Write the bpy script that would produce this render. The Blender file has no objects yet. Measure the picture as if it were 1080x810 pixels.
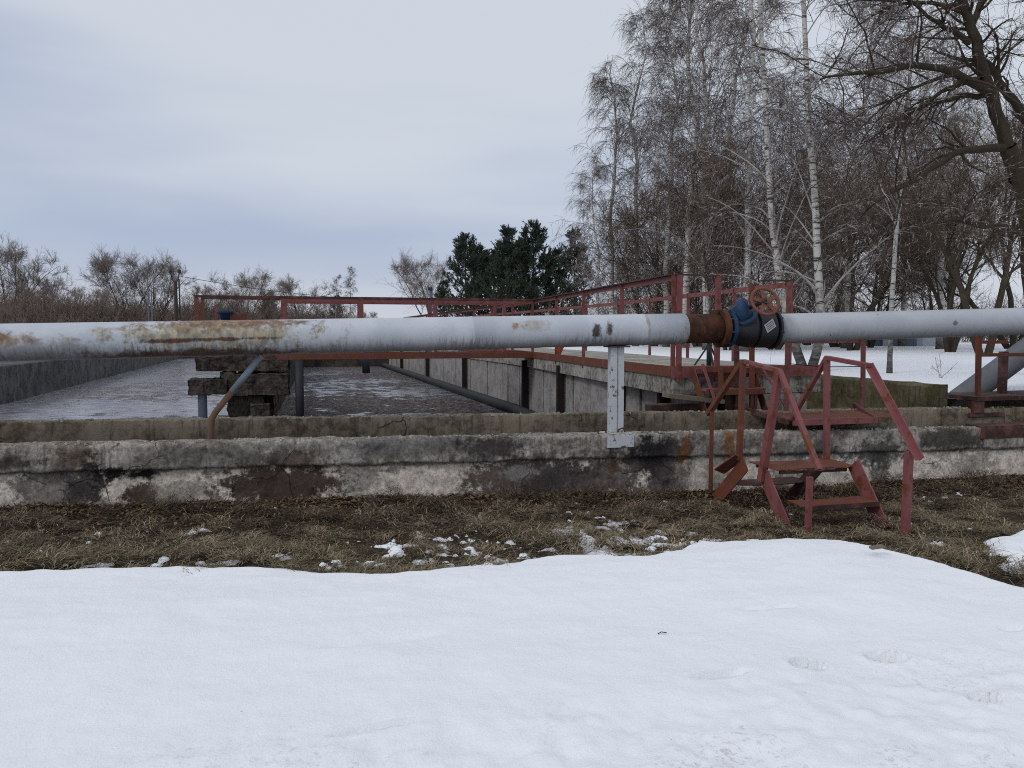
import bpy, math, random
import numpy as np
from mathutils import Vector, Matrix
PI = math.pi
S = bpy.context.scene
COL = S.collection
# ------------------------------------------------------------------ camera
FOC, CXP, CYP, HOR, H = 810.0, 540.0, 405.0, 351.0, 1.6
YAW = math.atan(210 / FOC); PIT = math.atan((CYP - HOR) / FOC)
cam = bpy.data.cameras.new('camera'); camo = bpy.data.objects.new('camera', cam); COL.objects.link(camo)
cam.sensor_width = 36; cam.lens = 27; cam.clip_start = .05; cam.clip_end = 3000
camo.location = (0, 0, H); camo.rotation_euler = (PI / 2 - PIT, 0, -YAW)
S.camera = camo
# surveying helpers: sight lines from the spot where the photographer stood
def ray(px, py):
    a = (px - CXP) / FOC; b = (CYP - py) / FOC
    f = math.cos(PIT) + b * math.sin(PIT); z = -math.sin(PIT) + b * math.cos(PIT)
    return (a * math.cos(YAW) + f * math.sin(YAW), -a * math.sin(YAW) + f * math.cos(YAW), z)
def onY(px, py, Y): r = ray(px, py); t = Y / r[1]; return Vector((r[0] * t, Y, H + r[2] * t))
def onX(px, py, X): r = ray(px, py); t = X / r[0]; return Vector((X, r[1] * t, H + r[2] * t))
def onD(px, py, D):
    r = ray(px, py); t = D / (r[0] * math.sin(YAW) + r[1] * math.cos(YAW)); return Vector((r[0] * t, r[1] * t, H + r[2] * t))
# ------------------------------------------------------------------ numpy noise
def _h(ix, iy, s):
    n = (ix * 374761393 + iy * 668265263 + s * 974711) & 0xffffffff
    n = ((n ^ (n >> 13)) * 1274126177) & 0xffffffff
    return ((n ^ (n >> 16)) & 0xffff) / 65535.0
def vn(x, y, s=0):
    x = np.asarray(x, float); y = np.asarray(y, float)
    ix = np.floor(x).astype(np.int64); iy = np.floor(y).astype(np.int64)
    fx = x - ix; fy = y - iy; fx = fx * fx * (3 - 2 * fx); fy = fy * fy * (3 - 2 * fy)
    a = _h(ix, iy, s); b = _h(ix + 1, iy, s); c = _h(ix, iy + 1, s); d = _h(ix + 1, iy + 1, s)
    return (a + (b - a) * fx) * (1 - fy) + (c + (d - c) * fx) * fy
def fbm(x, y, o=4, s=0):
    t = 0; a = .5; n = 0
    for i in range(o):
        t = t + a * vn(x * 2 ** i + 17 * i, y * 2 ** i - 9 * i, s + i); n += a; a *= .5
    return t / n
def sstep(a, b, x):
    t = np.clip((x - a) / (b - a), 0, 1); return t * t * (3 - 2 * t)
# ------------------------------------------------------------------ object helpers
def mesh_np(name, V, F, mat, smooth=False, col=None):
    me = bpy.data.meshes.new(name)
    V = np.asarray(V, np.float32); F = np.asarray(F, np.int32); k = F.shape[1]
    me.vertices.add(len(V)); me.vertices.foreach_set('co', V.ravel())
    me.loops.add(F.size); me.loops.foreach_set('vertex_index', F.ravel())
    me.polygons.add(len(F)); me.polygons.foreach_set('loop_start', np.arange(0, F.size, k, dtype=np.int32))
    try: me.polygons.foreach_set('loop_total', np.full(len(F), k, np.int32))
    except Exception: pass
    if smooth: me.polygons.foreach_set('use_smooth', np.ones(len(F), bool))
    if col is not None:
        a = me.color_attributes.new('tone', 'FLOAT_COLOR', 'POINT'); a.data.foreach_set('color', np.asarray(col, np.float32).ravel())
    me.materials.append(mat); me.update(calc_edges=True); me.validate(); return me
def link(name, me, parent=None):
    o = bpy.data.objects.new(name, me); COL.objects.link(o)
    if parent: o.parent = parent
    return o
def tag(o, label=None, cat=None, group=None, kind=None):
    if label: o['label'] = label
    if cat: o['category'] = cat
    if group: o['group'] = group
    if kind: o['kind'] = kind
    return o
def thing(name, label, cat, loc=(0, 0, 0), rz=0, group=None):
    o = bpy.data.objects.new(name, None); COL.objects.link(o); o.location = loc; o.rotation_euler = (0, 0, rz)
    o.empty_display_size = .2
    return tag(o, label, cat, group)
class MB:
    def __init__(s): s.v = []; s.f = []
    def add(s, vs, fs):
        b = len(s.v); s.v += [tuple(v) for v in vs]; s.f += [tuple(i + b for i in f) for f in fs]; return s
    def box(s, x0, x1, y0, y1, z0, z1):
        return s.add([(x0, y0, z0), (x1, y0, z0), (x1, y1, z0), (x0, y1, z0), (x0, y0, z1), (x1, y0, z1), (x1, y1, z1), (x0, y1, z1)],
                     [(0, 3, 2, 1), (4, 5, 6, 7), (0, 1, 5, 4), (1, 2, 6, 5), (2, 3, 7, 6), (3, 0, 4, 7)])
    def bar(s, a, b, w, h, up=(0, 0, 1), twist=0):
        a = Vector(a); b = Vector(b); t = (b - a).normalized(); up = Vector(up)
        if abs(t.dot(up)) > .98: up = Vector((0, 1, 0))
        u = t.cross(up).normalized(); v = u.cross(t).normalized()
        if twist: m = Matrix.Rotation(twist, 3, t); u = m @ u; v = m @ v
        c = [(-1, -1), (1, -1), (1, 1), (-1, 1)]
        return s.add([p + u * (i * w / 2) + v * (j * h / 2) for p in (a, b) for i, j in c],
                     [(0, 1, 2, 3), (7, 6, 5, 4), (0, 4, 5, 1), (1, 5, 6, 2), (2, 6, 7, 3), (3, 7, 4, 0)])
    def angle(s, a, b, w, th=.007, up=(0, 0, 1), flip=1):
        # an L section: two thin flanges sharing an edge
        a = Vector(a); b = Vector(b); t = (b - a).normalized(); up = Vector(up)
        if abs(t.dot(up)) > .98: up = Vector((0, 1, 0))
        u = t.cross(up).normalized() * flip; v = u.cross(t).normalized() * flip
        prof = [(0, 0), (w, 0), (w, th), (th, th), (th, w), (0, w)]
        vs = [p + u * (i - w / 2) + v * (j - w / 2) for p in (a, b) for i, j in prof]
        n = 6; fs = [(i, (i + 1) % n, n + (i + 1) % n, n + i) for i in range(n)]
        fs += [(3, 2, 1, 0), (5, 4, 3, 0), (6, 7, 8, 9), (6, 9, 10, 11)]
        return s.add(vs, fs)
    def tube(s, pts, r, n=12, cap=True):
        pts = [Vector(p) for p in pts]; rs = r if isinstance(r, (list, tuple)) else [r] * len(pts); rings = []
        pu = None; b0 = len(s.v)
        for i, p in enumerate(pts):
            t = (pts[min(i + 1, len(pts) - 1)] - pts[max(i - 1, 0)]).normalized()
            if pu is None: pu = t.cross(Vector((0, 0, 1)) if abs(t.z) < .9 else Vector((1, 0, 0))).normalized()
            u = (pu - t * pu.dot(t)).normalized(); w = t.cross(u); pu = u
            s.v += [tuple(p + u * (rs[i] * math.cos(2 * PI * k / n)) + w * (rs[i] * math.sin(2 * PI * k / n))) for k in range(n)]
        for i in range(len(pts) - 1):
            for k in range(n):
                s.f.append((b0 + i * n + k, b0 + i * n + (k + 1) % n, b0 + (i + 1) * n + (k + 1) % n, b0 + (i + 1) * n + k))
        if cap:
            s.f.append(tuple(b0 + k for k in reversed(range(n)))); s.f.append(tuple(b0 + (len(pts) - 1) * n + k for k in range(n)))
        return s
    def build(s, name, mat, parent=None, smooth=False, bevel=0, loc=None):
        me = bpy.data.meshes.new(name); me.from_pydata(s.v, [], s.f); me.materials.append(mat); me.update()
        import bmesh
        bm = bmesh.new(); bm.from_mesh(me); bmesh.ops.recalc_face_normals(bm, faces=bm.faces); bm.to_mesh(me); bm.free()
        if smooth:
            me.polygons.foreach_set('use_smooth', [len(p.vertices) == 4 for p in me.polygons])
        o = link(name, me, parent)
        if loc: o.location = loc
        if bevel:
            m = o.modifiers.new('bevel', 'BEVEL'); m.width = bevel; m.segments = 2; m.limit_method = 'ANGLE'
        return o
# ------------------------------------------------------------------ material helpers
class NT:
    def __init__(s, name, rough=.9, spec=.2):
        s.m = bpy.data.materials.new(name); s.m.use_nodes = True; s.t = s.m.node_tree; s.n = s.t.nodes; s.l = s.t.links
        s.b = s.n['Principled BSDF']; s.b.inputs['Roughness'].default_value = rough
        s.b.inputs['Specular IOR Level'].default_value = spec
        tc = s.n.new('ShaderNodeTexCoord'); s.oc = tc.outputs['Object']
        s.sep = None
    def set(s, sock, v):
        if v is None: return
        if isinstance(v, bpy.types.NodeSocket): s.l.new(v, sock)
        elif isinstance(v, (tuple, list)) and len(v) == 3 and sock.type == 'RGBA': sock.default_value = (*v, 1)
        else: sock.default_value = v
    def xyz(s):
        if s.sep is None: s.sep = s.n.new('ShaderNodeSeparateXYZ'); s.l.new(s.oc, s.sep.inputs[0])
        return s.sep.outputs
    def map(s, sc=(1, 1, 1), loc=(0, 0, 0), rot=(0, 0, 0)):
        m = s.n.new('ShaderNodeMapping'); s.l.new(s.oc, m.inputs[0])
        m.inputs['Scale'].default_value = sc; m.inputs['Location'].default_value = loc; m.inputs['Rotation'].default_value = rot; return m.outputs[0]
    def noise(s, scale, detail=4, sc=(1, 1, 1), loc=(0, 0, 0), rough=.6, dist=0):
        n = s.n.new('ShaderNodeTexNoise'); s.l.new(s.map(sc, loc), n.inputs['Vector'])
        n.inputs['Scale'].default_value = scale; n.inputs['Detail'].default_value = detail
        n.inputs['Roughness'].default_value = rough; n.inputs['Distortion'].default_value = dist; return n.outputs['Fac']
    def vor(s, scale, sc=(1, 1, 1), feat='DISTANCE_TO_EDGE', loc=(0, 0, 0), warp=0):
        n = s.n.new('ShaderNodeTexVoronoi'); n.feature = feat; v = s.map(sc, loc)
        if warp:
            nz = s.n.new('ShaderNodeTexNoise'); s.l.new(v, nz.inputs['Vector']); nz.inputs['Scale'].default_value = 3; nz.inputs['Detail'].default_value = 5
            a = s.n.new('ShaderNodeVectorMath'); a.operation = 'SCALE'; s.l.new(nz.outputs['Color'], a.inputs[0]); a.inputs['Scale'].default_value = warp
            b = s.n.new('ShaderNodeVectorMath'); b.operation = 'ADD'; s.l.new(v, b.inputs[0]); s.l.new(a.outputs[0], b.inputs[1]); v = b.outputs[0]
        s.l.new(v, n.inputs['Vector']); n.inputs['Scale'].default_value = scale; return n.outputs['Distance']
    def m1(s, op, a, b=0, c=0, clamp=False):
        n = s.n.new('ShaderNodeMath'); n.operation = op; n.use_clamp = clamp
        s.set(n.inputs[0], a); s.set(n.inputs[1], b)
        if op in ('MULTIPLY_ADD', 'SMOOTH_MIN', 'SMOOTH_MAX', 'WRAP'): s.set(n.inputs[2], c)
        return n.outputs[0]
    def rng(s, v, a, b, c=0., d=1., smooth=True):
        n = s.n.new('ShaderNodeMapRange'); n.interpolation_type = 'SMOOTHSTEP' if smooth else 'LINEAR'
        s.set(n.inputs['Value'], v)
        for k, x in zip(('From Min', 'From Max', 'To Min', 'To Max'), (a, b, c, d)): n.inputs[k].default_value = x
        return n.outputs[0]
    def mix(s, f, a, b):
        n = s.n.new('ShaderNodeMix'); n.data_type = 'RGBA'; s.set(n.inputs[0], f)
        ca, cb = n.inputs[6], n.inputs[7]; s.set(ca, a); s.set(cb, b); return n.outputs[2]
    def mul(s, a, b): return s.m1('MULTIPLY', a, b)
    def col(s, c): s.set(s.b.inputs['Base Color'], c); return s
    def bump(s, h, strength=.5, dist=.01):
        n = s.n.new('ShaderNodeBump'); n.inputs['Strength'].default_value = strength; n.inputs['Distance'].default_value = dist
        s.l.new(h, n.inputs['Height']); s.l.new(n.outputs[0], s.b.inputs['Normal']); return s
    def blob(s, x, z, rx, rz, warp=.6, soft=.14, seed=0, zaxis=2):
        # an uneven patch with its own outline, centred at (x, z) of the face
        o = s.xyz()
        dx = s.m1('DIVIDE', s.m1('SUBTRACT', o[0], x), rx); dz = s.m1('DIVIDE', s.m1('SUBTRACT', o[zaxis], z), rz)
        d = s.m1('SQRT', s.m1('ADD', s.mul(dx, dx), s.mul(dz, dz)))
        if not hasattr(s, 'warp'):
            s.warp = s.m1('ADD', s.m1('MULTIPLY_ADD', s.noise(8, 6, loc=(3.1, 1, 0), rough=.75), warp * 5, -warp * 2.5), s.m1('MULTIPLY_ADD', s.noise(26, 4, loc=(1, 2.2, 1), rough=.7), 1.2, -.6))
        return s.rng(s.m1('ADD', d, s.warp), 1 + soft, 1 - soft)
def simple(name, c, rough=.8, spec=.2, metal=0, var=.25, scale=8, bump=.2):
    t = NT(name, rough, spec); n = t.noise(scale, 6); d = tuple(x * (1 - var) for x in c); e = tuple(min(1, x * (1 + var)) for x in c)
    t.col(t.mix(n, d, e)); t.b.inputs['Metallic'].default_value = metal
    if bump: t.bump(t.noise(scale * 5, 5), bump, .004)
    return t.m
def red_paint(name, c=(.190, .060, .062), rust=.5):
    t = NT(name, .62, .3)
    n1 = t.noise(9, 6); n2 = t.noise(30, 5, loc=(3, 1, 2)); n3 = t.noise(60, 4, sc=(1, 1, .3))
    base = t.mix(n2, tuple(x * .8 for x in c), tuple(x * 1.2 for x in c))
    pale = t.mix(t.rng(t.noise(4, 4, loc=(9, 9, 9)), .45, .75, 0, .55), base, (.26, .105, .105))
    pale = t.mix(t.rng(t.noise(18, 7, sc=(1, 1, .35), loc=(5, 2, 2), rough=.7), .5, .72, 0, .6), pale, (.06, .035, .03))
    r = t.mix(n3, (.07, .025, .014), (.19, .06, .022))
    t.col(t.mix(t.rng(n1, .68 - .25 * rust, .72 - .15 * rust), pale, r)); t.bump(t.noise(70, 5), .35, .003)
    return t.m
M = {}
M['red'] = red_paint('weathered maroon paint', rust=.6)
M['redrust'] = red_paint('rusting maroon paint', (.115, .036, .032), 1.15)
M['dkrust'] = red_paint('dark rusted steel', (.04, .019, .016), .55)
M['column'] = simple('black brown steel column', (.022, .015, .013), .8, .2, var=.5, scale=6)
M['orange'] = red_paint('orange red paint', (.45, .075, .035), .5)
M['blue'] = simple('blue valve enamel', (.014, .038, .085), .6, .3, var=.75, scale=14)
M['black'] = simple('black valve iron', (.012, .012, .014), .5, .4, var=.5, scale=12)
M['rustwheel'] = red_paint('rusty orange wheel', (.15, .052, .032), 1.0)
M['steelblue'] = simple('blue grey steel tube', (.07, .085, .115), .5, .4, var=.4, scale=10)
M['darksteel'] = simple('dark steel post', (.02, .022, .028), .6, .3, var=.4)
M['wood'] = simple('weathered board', (.16, .13, .10), .9, .1, var=.3, scale=20)
M['plate'] = simple('white data plate', (.42, .41, .40), .5, .3, var=.08)
M['ink'] = simple('dark print', (.05, .05, .055), .7, .2)
def concrete(name, c=(.23, .22, .20), dark=(.07, .066, .06), streak=True, moss=0., blobs=(), plaster=None, seed=0, bumpd=.012):
    t = NT(name, .93, .12)
    g1 = t.noise(2.2, 8, loc=(seed, 0, 0), rough=.65); g2 = t.noise(14, 8, loc=(0, seed, 0), rough=.7); g3 = t.noise(90, 3)
    col = t.mix(t.rng(g1, .40, .62), dark, c)
    col = t.mix(t.mul(t.rng(g2, .38, .62), .55), col, tuple(x * 1.25 for x in c))
    if streak:
        st = t.noise(3, 6, sc=(9, 9, .7), loc=(seed, 2, 0)); col = t.mix(t.rng(st, .5, .72, 0, .75), col, tuple(x * .55 for x in dark))
    if plaster:   # (z0 slope, z offset, colour): render coat on the lower band, flaking
        o = t.xyz(); zl = t.m1('ADD', o[2], t.mul(o[0], plaster[0])); fl = t.noise(5, 8, loc=(4, 4, seed), rough=.7)
        edge = t.m1('ADD', zl, t.mul(t.m1('SUBTRACT', fl, .5), .10))
        msk = t.mul(t.rng(edge, plaster[1] + .012, plaster[1] - .012), t.rng(t.noise(3.3, 8, loc=(seed, 8, 1), rough=.72), .36, .44))
        pc = t.mix(t.rng(t.noise(10, 6, loc=(1, 5, 2)), .35, .7), plaster[2], tuple(x * .6 for x in plaster[2]))
        col = t.mix(msk, col, pc)
    for i, (bx, bz, rx, rz, cc, st) in enumerate(blobs):
        f = t.blob(bx, bz, rx, rz, soft=.28 if i % 3 else .45)
        col = t.mix(t.mul(f, st), col, cc)
    if blobs:
        hsv = t.n.new('ShaderNodeHueSaturation'); t.set(hsv.inputs['Color'], col); t.set(hsv.inputs['Value'], t.rng(t.noise(34, 6, rough=.75), .3, .7, .62, 1.3)); col = hsv.outputs['Color']
    if moss:
        mm = t.rng(t.noise(5, 8, loc=(7, seed, 1), rough=.7), .62 - moss * .35, .78 - moss * .3)
        col = t.mix(mm, col, t.mix(g2, (.04, .038, .018), (.13, .11, .05)))
    cr = t.vor(1.7, warp=.35, loc=(seed, 1, 1)); crm = t.mul(t.rng(cr, .012, .0), t.rng(t.noise(1.1, 3, loc=(5, seed, 5)), .5, .6))
    col = t.mix(t.mul(crm, .85), col, (.02, .018, .016))
    t.col(col)
    hh = t.m1('ADD', t.mul(g2, 1.), t.m1('SUBTRACT', t.mul(g3, .35), t.mul(crm, .8)))
    t.bump(hh, .8, bumpd); return t.m
# =================================================================== WORLD
w = bpy.data.worlds.new('World'); S.world = w; w.use_nodes = True
wt = w.node_tree; wn = wt.nodes; wl = wt.links; bg = wn['Background']; bg.inputs[1].default_value = .1
SUN_EL, SUN_AZ = math.radians(36), math.radians(243)    # azimuth clockwise from +Y: off to the left
sky = wn.new('ShaderNodeTexSky'); sky.sky_type = 'NISHITA'; sky.sun_disc = False; sky.sun_elevation = SUN_EL; sky.sun_rotation = SUN_AZ
def wnode(k, **kw):
    n = wn.new(k)
    for a, b in kw.items(): setattr(n, a, b)
    return n
tc = wnode('ShaderNodeTexCoord'); mp = wnode('ShaderNodeMapping'); wl.new(tc.outputs['Generated'], mp.inputs[0]); mp.inputs['Scale'].default_value = (1, 1, 5.5)
mp.inputs['Rotation'].default_value = (0, .04, 0)
nz = wnode('ShaderNodeTexNoise'); wl.new(mp.outputs[0], nz.inputs['Vector']); nz.inputs['Scale'].default_value = 1.25; nz.inputs['Detail'].default_value = 5; nz.inputs['Roughness'].default_value = .42
sx = wnode('ShaderNodeSeparateXYZ'); wl.new(tc.outputs['Generated'], sx.inputs[0])
def wmath(op, a, b):
    n = wnode('ShaderNodeMath', operation=op)
    for i, v in enumerate((a, b)):
        if isinstance(v, bpy.types.NodeSocket): wl.new(v, n.inputs[i])
        else: n.inputs[i].default_value = v
    return n.outputs[0]
def wrange(v, a, b, c=0, d=1):
    n = wnode('ShaderNodeMapRange', interpolation_type='SMOOTHSTEP'); wl.new(v, n.inputs[0])
    for i, x in enumerate((a, b, c, d)): n.inputs[1 + i].default_value = x
    return n.outputs[0]
def wmix(f, a, b):
    n = wnode('ShaderNodeMix', data_type='RGBA')
    for s_, v in ((n.inputs[0], f), (n.inputs[6], a), (n.inputs[7], b)):
        if isinstance(v, bpy.types.NodeSocket): wl.new(v, s_)
        elif isinstance(v, tuple): s_.default_value = (*v, 1)
        else: s_.default_value = v
    return n.outputs[2]
# thin blue-grey stretches of cloud to the west, paler cloud to the north-east and overhead
west = wrange(sx.outputs[0], .45, -.75)
band = wmath('MULTIPLY', wrange(sx.outputs[2], .02, .14), wrange(sx.outputs[2], .36, .20))
thin = wmath('ADD', nz.outputs['Fac'], wmath('MULTIPLY', wmath('MULTIPLY', west, band), .26))
cl = wmix(wrange(thin, .47, .80), (6.0, 6.45, 7.1), (3.95, 4.6, 6.05))
cl = wmix(wrange(sx.outputs[2], .35, .95), cl, (7.8, 8.3, 9.2))
cl = wmix(wrange(sx.outputs[2], .12, .0, 0, .35), cl, (5.6, 5.5, 6.3))
allc = wmix(.93, sky.outputs[0], cl); wl.new(allc, bg.inputs[0])
sun = bpy.data.lights.new('sun', 'SUN'); so = bpy.data.objects.new('sun', sun); COL.objects.link(so)
sun.energy = .85; sun.angle = math.radians(12); sun.color = (1, .97, .93)
d = Vector((math.sin(SUN_AZ) * math.cos(SUN_EL), math.cos(SUN_AZ) * math.cos(SUN_EL), math.sin(SUN_EL)))
so.rotation_euler = d.to_track_quat('Z', 'Y').to_euler(); so.location = (0, 0, 30)
S.cycles.filter_width = 1.05; S.cycles.use_denoising = False
S.view_settings.view_transform = 'Standard'; S.view_settings.look = 'None'; S.view_settings.gamma = 1; S.view_settings.exposure = .10
# =================================================================== GROUND
WTOP = lambda x: .60 - .0157 * x                 # top of the front wall, it sinks a little to the right
W2TOP = lambda x: .742 - .0125 * x
def gz(x, y):
    z = .045 - .033 * x; z = np.where(z < -.1, -.1 + (z + .1) * .05, z); z = np.where(z > .12, .12, z)
    return z + .05 * (fbm(x * 1.6, y * 1.6, 3, 5) - .5) * sstep(9, 6.5, np.abs(y - 6)) + .03 * (fbm(x * 6, y * 6, 2, 8) - .5)
E_PTS = [(-400, 5.3), (-30, 5.3), (-6, 5.1), (-1.84, 5.14), (-1.32, 5.12), (-.77, 5.08), (-.25, 4.97), (0, 4.8), (.37, 4.66), (.77, 4.66), (1.34, 4.74), (1.63, 4.82), (1.9, 4.72), (2.15, 4.6), (2.5, 4.72), (2.71, 4.95), (2.99, 4.86), (3.3, 4.85), (3.57, 4.72), (3.84, 4.24), (4.02, 3.5), (4.3, 2.4), (4.9, 1), (8, -3), (60, -40), (400, -300), (-400, -300)]
P_PTS = [(4.82, 4.18), (4.7, 4.5), (5.05, 4.62), (5.0, 4.75), (5.32, 5.02), (5.75, 5.18), (6.2, 5.5), (7.5, 5.4), (9, 4.9), (12, 3), (14, -2), (10, -3), (6, 2.6), (4.95, 3.7)]
def sdf(x, y, P):
    P = np.array(P, float); d = np.full(x.shape, 1e9); ins = np.zeros(x.shape, bool)
    for i in range(len(P)):
        a = P[i]; b = P[(i + 1) % len(P)]; ab = b - a
        t = np.clip(((x - a[0]) * ab[0] + (y - a[1]) * ab[1]) / (ab @ ab), 0, 1)
        d = np.minimum(d, np.hypot(x - a[0] - t * ab[0], y - a[1] - t * ab[1]))
        c = ((a[1] > y) != (b[1] > y))
        with np.errstate(divide='ignore', invalid='ignore'):
            ins ^= c & (x < (b[0] - a[0]) * (y - a[1]) / (b[1] - a[1] + 1e-12) + a[0])
    return np.where(ins, d, -d)
DENTS = [(2.07, 2.83, .075, .04, .075, -.2), (2.47, 2.83, .085, .05, .09, -.3), (1.64, 2.83, .13, .028, .025, .0), (2.55, 2.38, .06, .035, .05, -.2), (.2, 2.76, .16, .022, .016, .1),
         (3.3, 2.95, .06, .03, .012, -.2), (2.3, 3.5, .16, .03, .010, -.1), (.3, 3.6, .3, .06, .008, .2)]
def snow_z(x, y):
    g = gz(x, y)
    d = sdf(x, y, E_PTS) + .14 * sstep(3.4, 2.2, x) + .05 + .09 * (fbm(x * 3.5, y * 3.5, 4, 21) - .5) + .04 * (fbm(x * 14, y * 14, 2, 25) - .5)
    top = .125 + .055 * sstep(.6, -1.8, x) + .03 * sstep(5, 2.5, y) + .06 * (fbm(x * .8, y * 1.1, 3, 31) - .5) * sstep(5, 4.2, y) + .03 * (fbm(x * 2.6, y * 4.2, 3, 33) - .5)
    rough = sstep(3.1, 2.3, y + .25 * (fbm(x * 1.3, y, 2, 44) - .5)); top = top + (.006 + .032 * rough) * (fbm(x * 11, y * 13, 3, 37) - .5)
    top = top + .05 * np.exp(-((x - 3.35) ** 2 / .5 + (y - 4.3) ** 2 / .3)) - .03 * sstep(4.4, 5.0, y)
    for (cx, cy, rx, ry, dp, rot) in DENTS:
        c, s_ = math.cos(rot), math.sin(rot); u = ((x - cx) * c + (y - cy) * s_) / rx; v = (-(x - cx) * s_ + (y - cy) * c) / ry
        r = np.sqrt(u * u + v * v) + .16 * (fbm(x * 14, y * 14, 2, 81) - .5); top = top - 2.4 * dp * sstep(1.15, .55, r) + dp * .10 * np.exp(-((r - 1.35) / .25) ** 2)
    # a main bank that thins to nothing at its ragged edge
    prof = sstep(-.05, .15, d) ** .6
    z1 = g - .04 + (top - g + .04) * prof; z1 = np.where(d < -.06, g - .08, z1)
    d2 = sdf(x, y, P_PTS) + .22 * (fbm(x * 4, y * 4, 4, 51) - .5)
    z2 = np.where(d2 > -.05, g - .02 + .07 * sstep(-.03, .15, d2), g - .08)
    # scraps left among the grass
    sc = fbm(x * 2.1, y * 2.6, 2, 61) * .35 + fbm(x * 9, y * 12, 3, 63) * .65
    amt = np.exp(-(((x - 1.5) / 1.4) ** 2 + ((y - 5.5) / .6) ** 2)) + .55 * np.exp(-(((x + .1) / .6) ** 2 + ((y - 5.6) / .5) ** 2)) + .7 * np.exp(-(((x - 2.3) / .8) ** 2 + ((y - 5.2) / .45) ** 2)) + .25 * np.exp(-(((x + 1.3) / .5) ** 2 + ((y - 5.35) / .3) ** 2))
    amt = amt + .38 * np.exp(-((y - 5.45) / .28) ** 2) * sstep(1.2, .2, x) + .9 * np.exp(-(((x - 4.15) / .12) ** 2 + ((y - 5.65) / .1) ** 2)) + .45 * np.exp(-(((x - 4.8) / .5) ** 2 + ((y - 4.7) / .25) ** 2))
    sc = sc + .34 * (fbm(x * 26, y * 30, 2, 65) - .5); A_ = np.clip(amt, 0, 1); z3 = np.where(y < 7.2, g - .02 + .038 * sstep(.68 - .14 * A_, .84 - .14 * A_, sc), g - .08)
    # narrow tongue of snow running up between the tufts
    for (ax, ay, bx, by, wd) in ((2.15, 4.6, 1.98, 5.25, .1), (1.98, 5.25, 2.1, 5.75, .06), (1.4, 4.75, 1.0, 5.0, .07)):
        t = np.clip(((x - ax) * (bx - ax) + (y - ay) * (by - ay)) / ((bx - ax) ** 2 + (by - ay) ** 2), 0, 1)
        dd = wd - np.hypot(x - ax - t * (bx - ax), y - ay - t * (by - ay)) + .16 * (fbm(x * 7, y * 7, 3, 71) - .5)
        z3 = np.maximum(z3, np.where(dd > 0, g + .03 * sstep(0, .06, dd), -9))
    return np.maximum(np.maximum(z1, z2), z3)
def axis(lo, hi, step, far_lo, far_hi, g=1.35):
    a = list(np.arange(lo, hi + 1e-6, step)); s_ = step; v = a[-1]
    while v < far_hi: s_ *= g; v = min(v + s_, far_hi); a.append(v)
    s_ = step; v = a[0]; b = []
    while v > far_lo: s_ *= g; v = max(v - s_, far_lo); b.append(v)
    return np.array(b[::-1] + a)
def grid(name, xs, ys, zf, mat, **kw):
    X, Y = np.meshgrid(xs, ys); Z = zf(X, Y); V = np.stack([X, Y, Z], -1).reshape(-1, 3)
    n = len(xs); i = np.arange(len(ys) - 1)[:, None] * n + np.arange(n - 1)[None]; i = i.ravel()
    F = np.stack([i, i + 1, i + n + 1, i + n], -1); return link(name, mesh_np(name, V, F, mat, smooth=True, **kw))
t = NT('bare soil and leaf litter', .95, .1)
c = t.mix(t.rng(t.noise(25, 8, rough=.75), .35, .68), (.016, .011, .008), (.09, .064, .042)); c = t.mix(t.rng(t.noise(3, 5), .45, .7, 0, .6), c, (.05, .042, .022))
c = t.mix(t.mul(t.rng(t.vor(55, feat='F1'), .35, .15), t.rng(t.noise(6, 3), .4, .6)), c, (.2, .15, .1))
t.col(c).bump(t.noise(40, 8, rough=.8), 1., .02); M['soil'] = t.m
t = NT('old snow', .7, .25)
c = t.mix(t.rng(t.noise(2.2, 7, rough=.7), .58, .85, 0, .5), (.80, .815, .84), (.62, .635, .66))
near = t.rng(t.xyz()[1], 3.1, 2.2)
c = t.mix(t.mul(t.mul(t.mul(t.rng(t.noise(34, 6, rough=.75), .52, .62), t.rng(t.noise(1.6, 3, loc=(6, 2, 0)), .46, .60)), near), .55), c, (.40, .385, .38))
spk = t.mul(t.rng(t.vor(9, feat='F1', loc=(2, 1, 0)), .035, .018), t.rng(t.noise(1.3, 3, loc=(4, 4, 4)), .5, .58)); c = t.mix(t.mul(spk, .75), c, (.1, .08, .06))
t.col(c); t.bump(t.m1('ADD', t.noise(14, 7, rough=.6), t.mul(t.noise(90, 5, rough=.7), .5)), .55, .016)
t.b.inputs['Subsurface Weight'].default_value = 0; M['snow'] = t.m
xs = axis(-4, 9, .018, -400, 400); ys = axis(2.0, 7.33, .018, -300, 7.34)
tag(grid('ground', axis(-4, 9, .05, -400, 400), axis(2, 7.33, .05, -300, 7.34), gz, M['soil']), 'dark soil with leaf litter between the snow bank and the concrete wall', 'ground', kind='structure')
tag(grid('snow_ground', xs, ys, snow_z, M['snow']), 'white snow bank with footprints across the foreground', 'snow', kind='structure')
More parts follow.
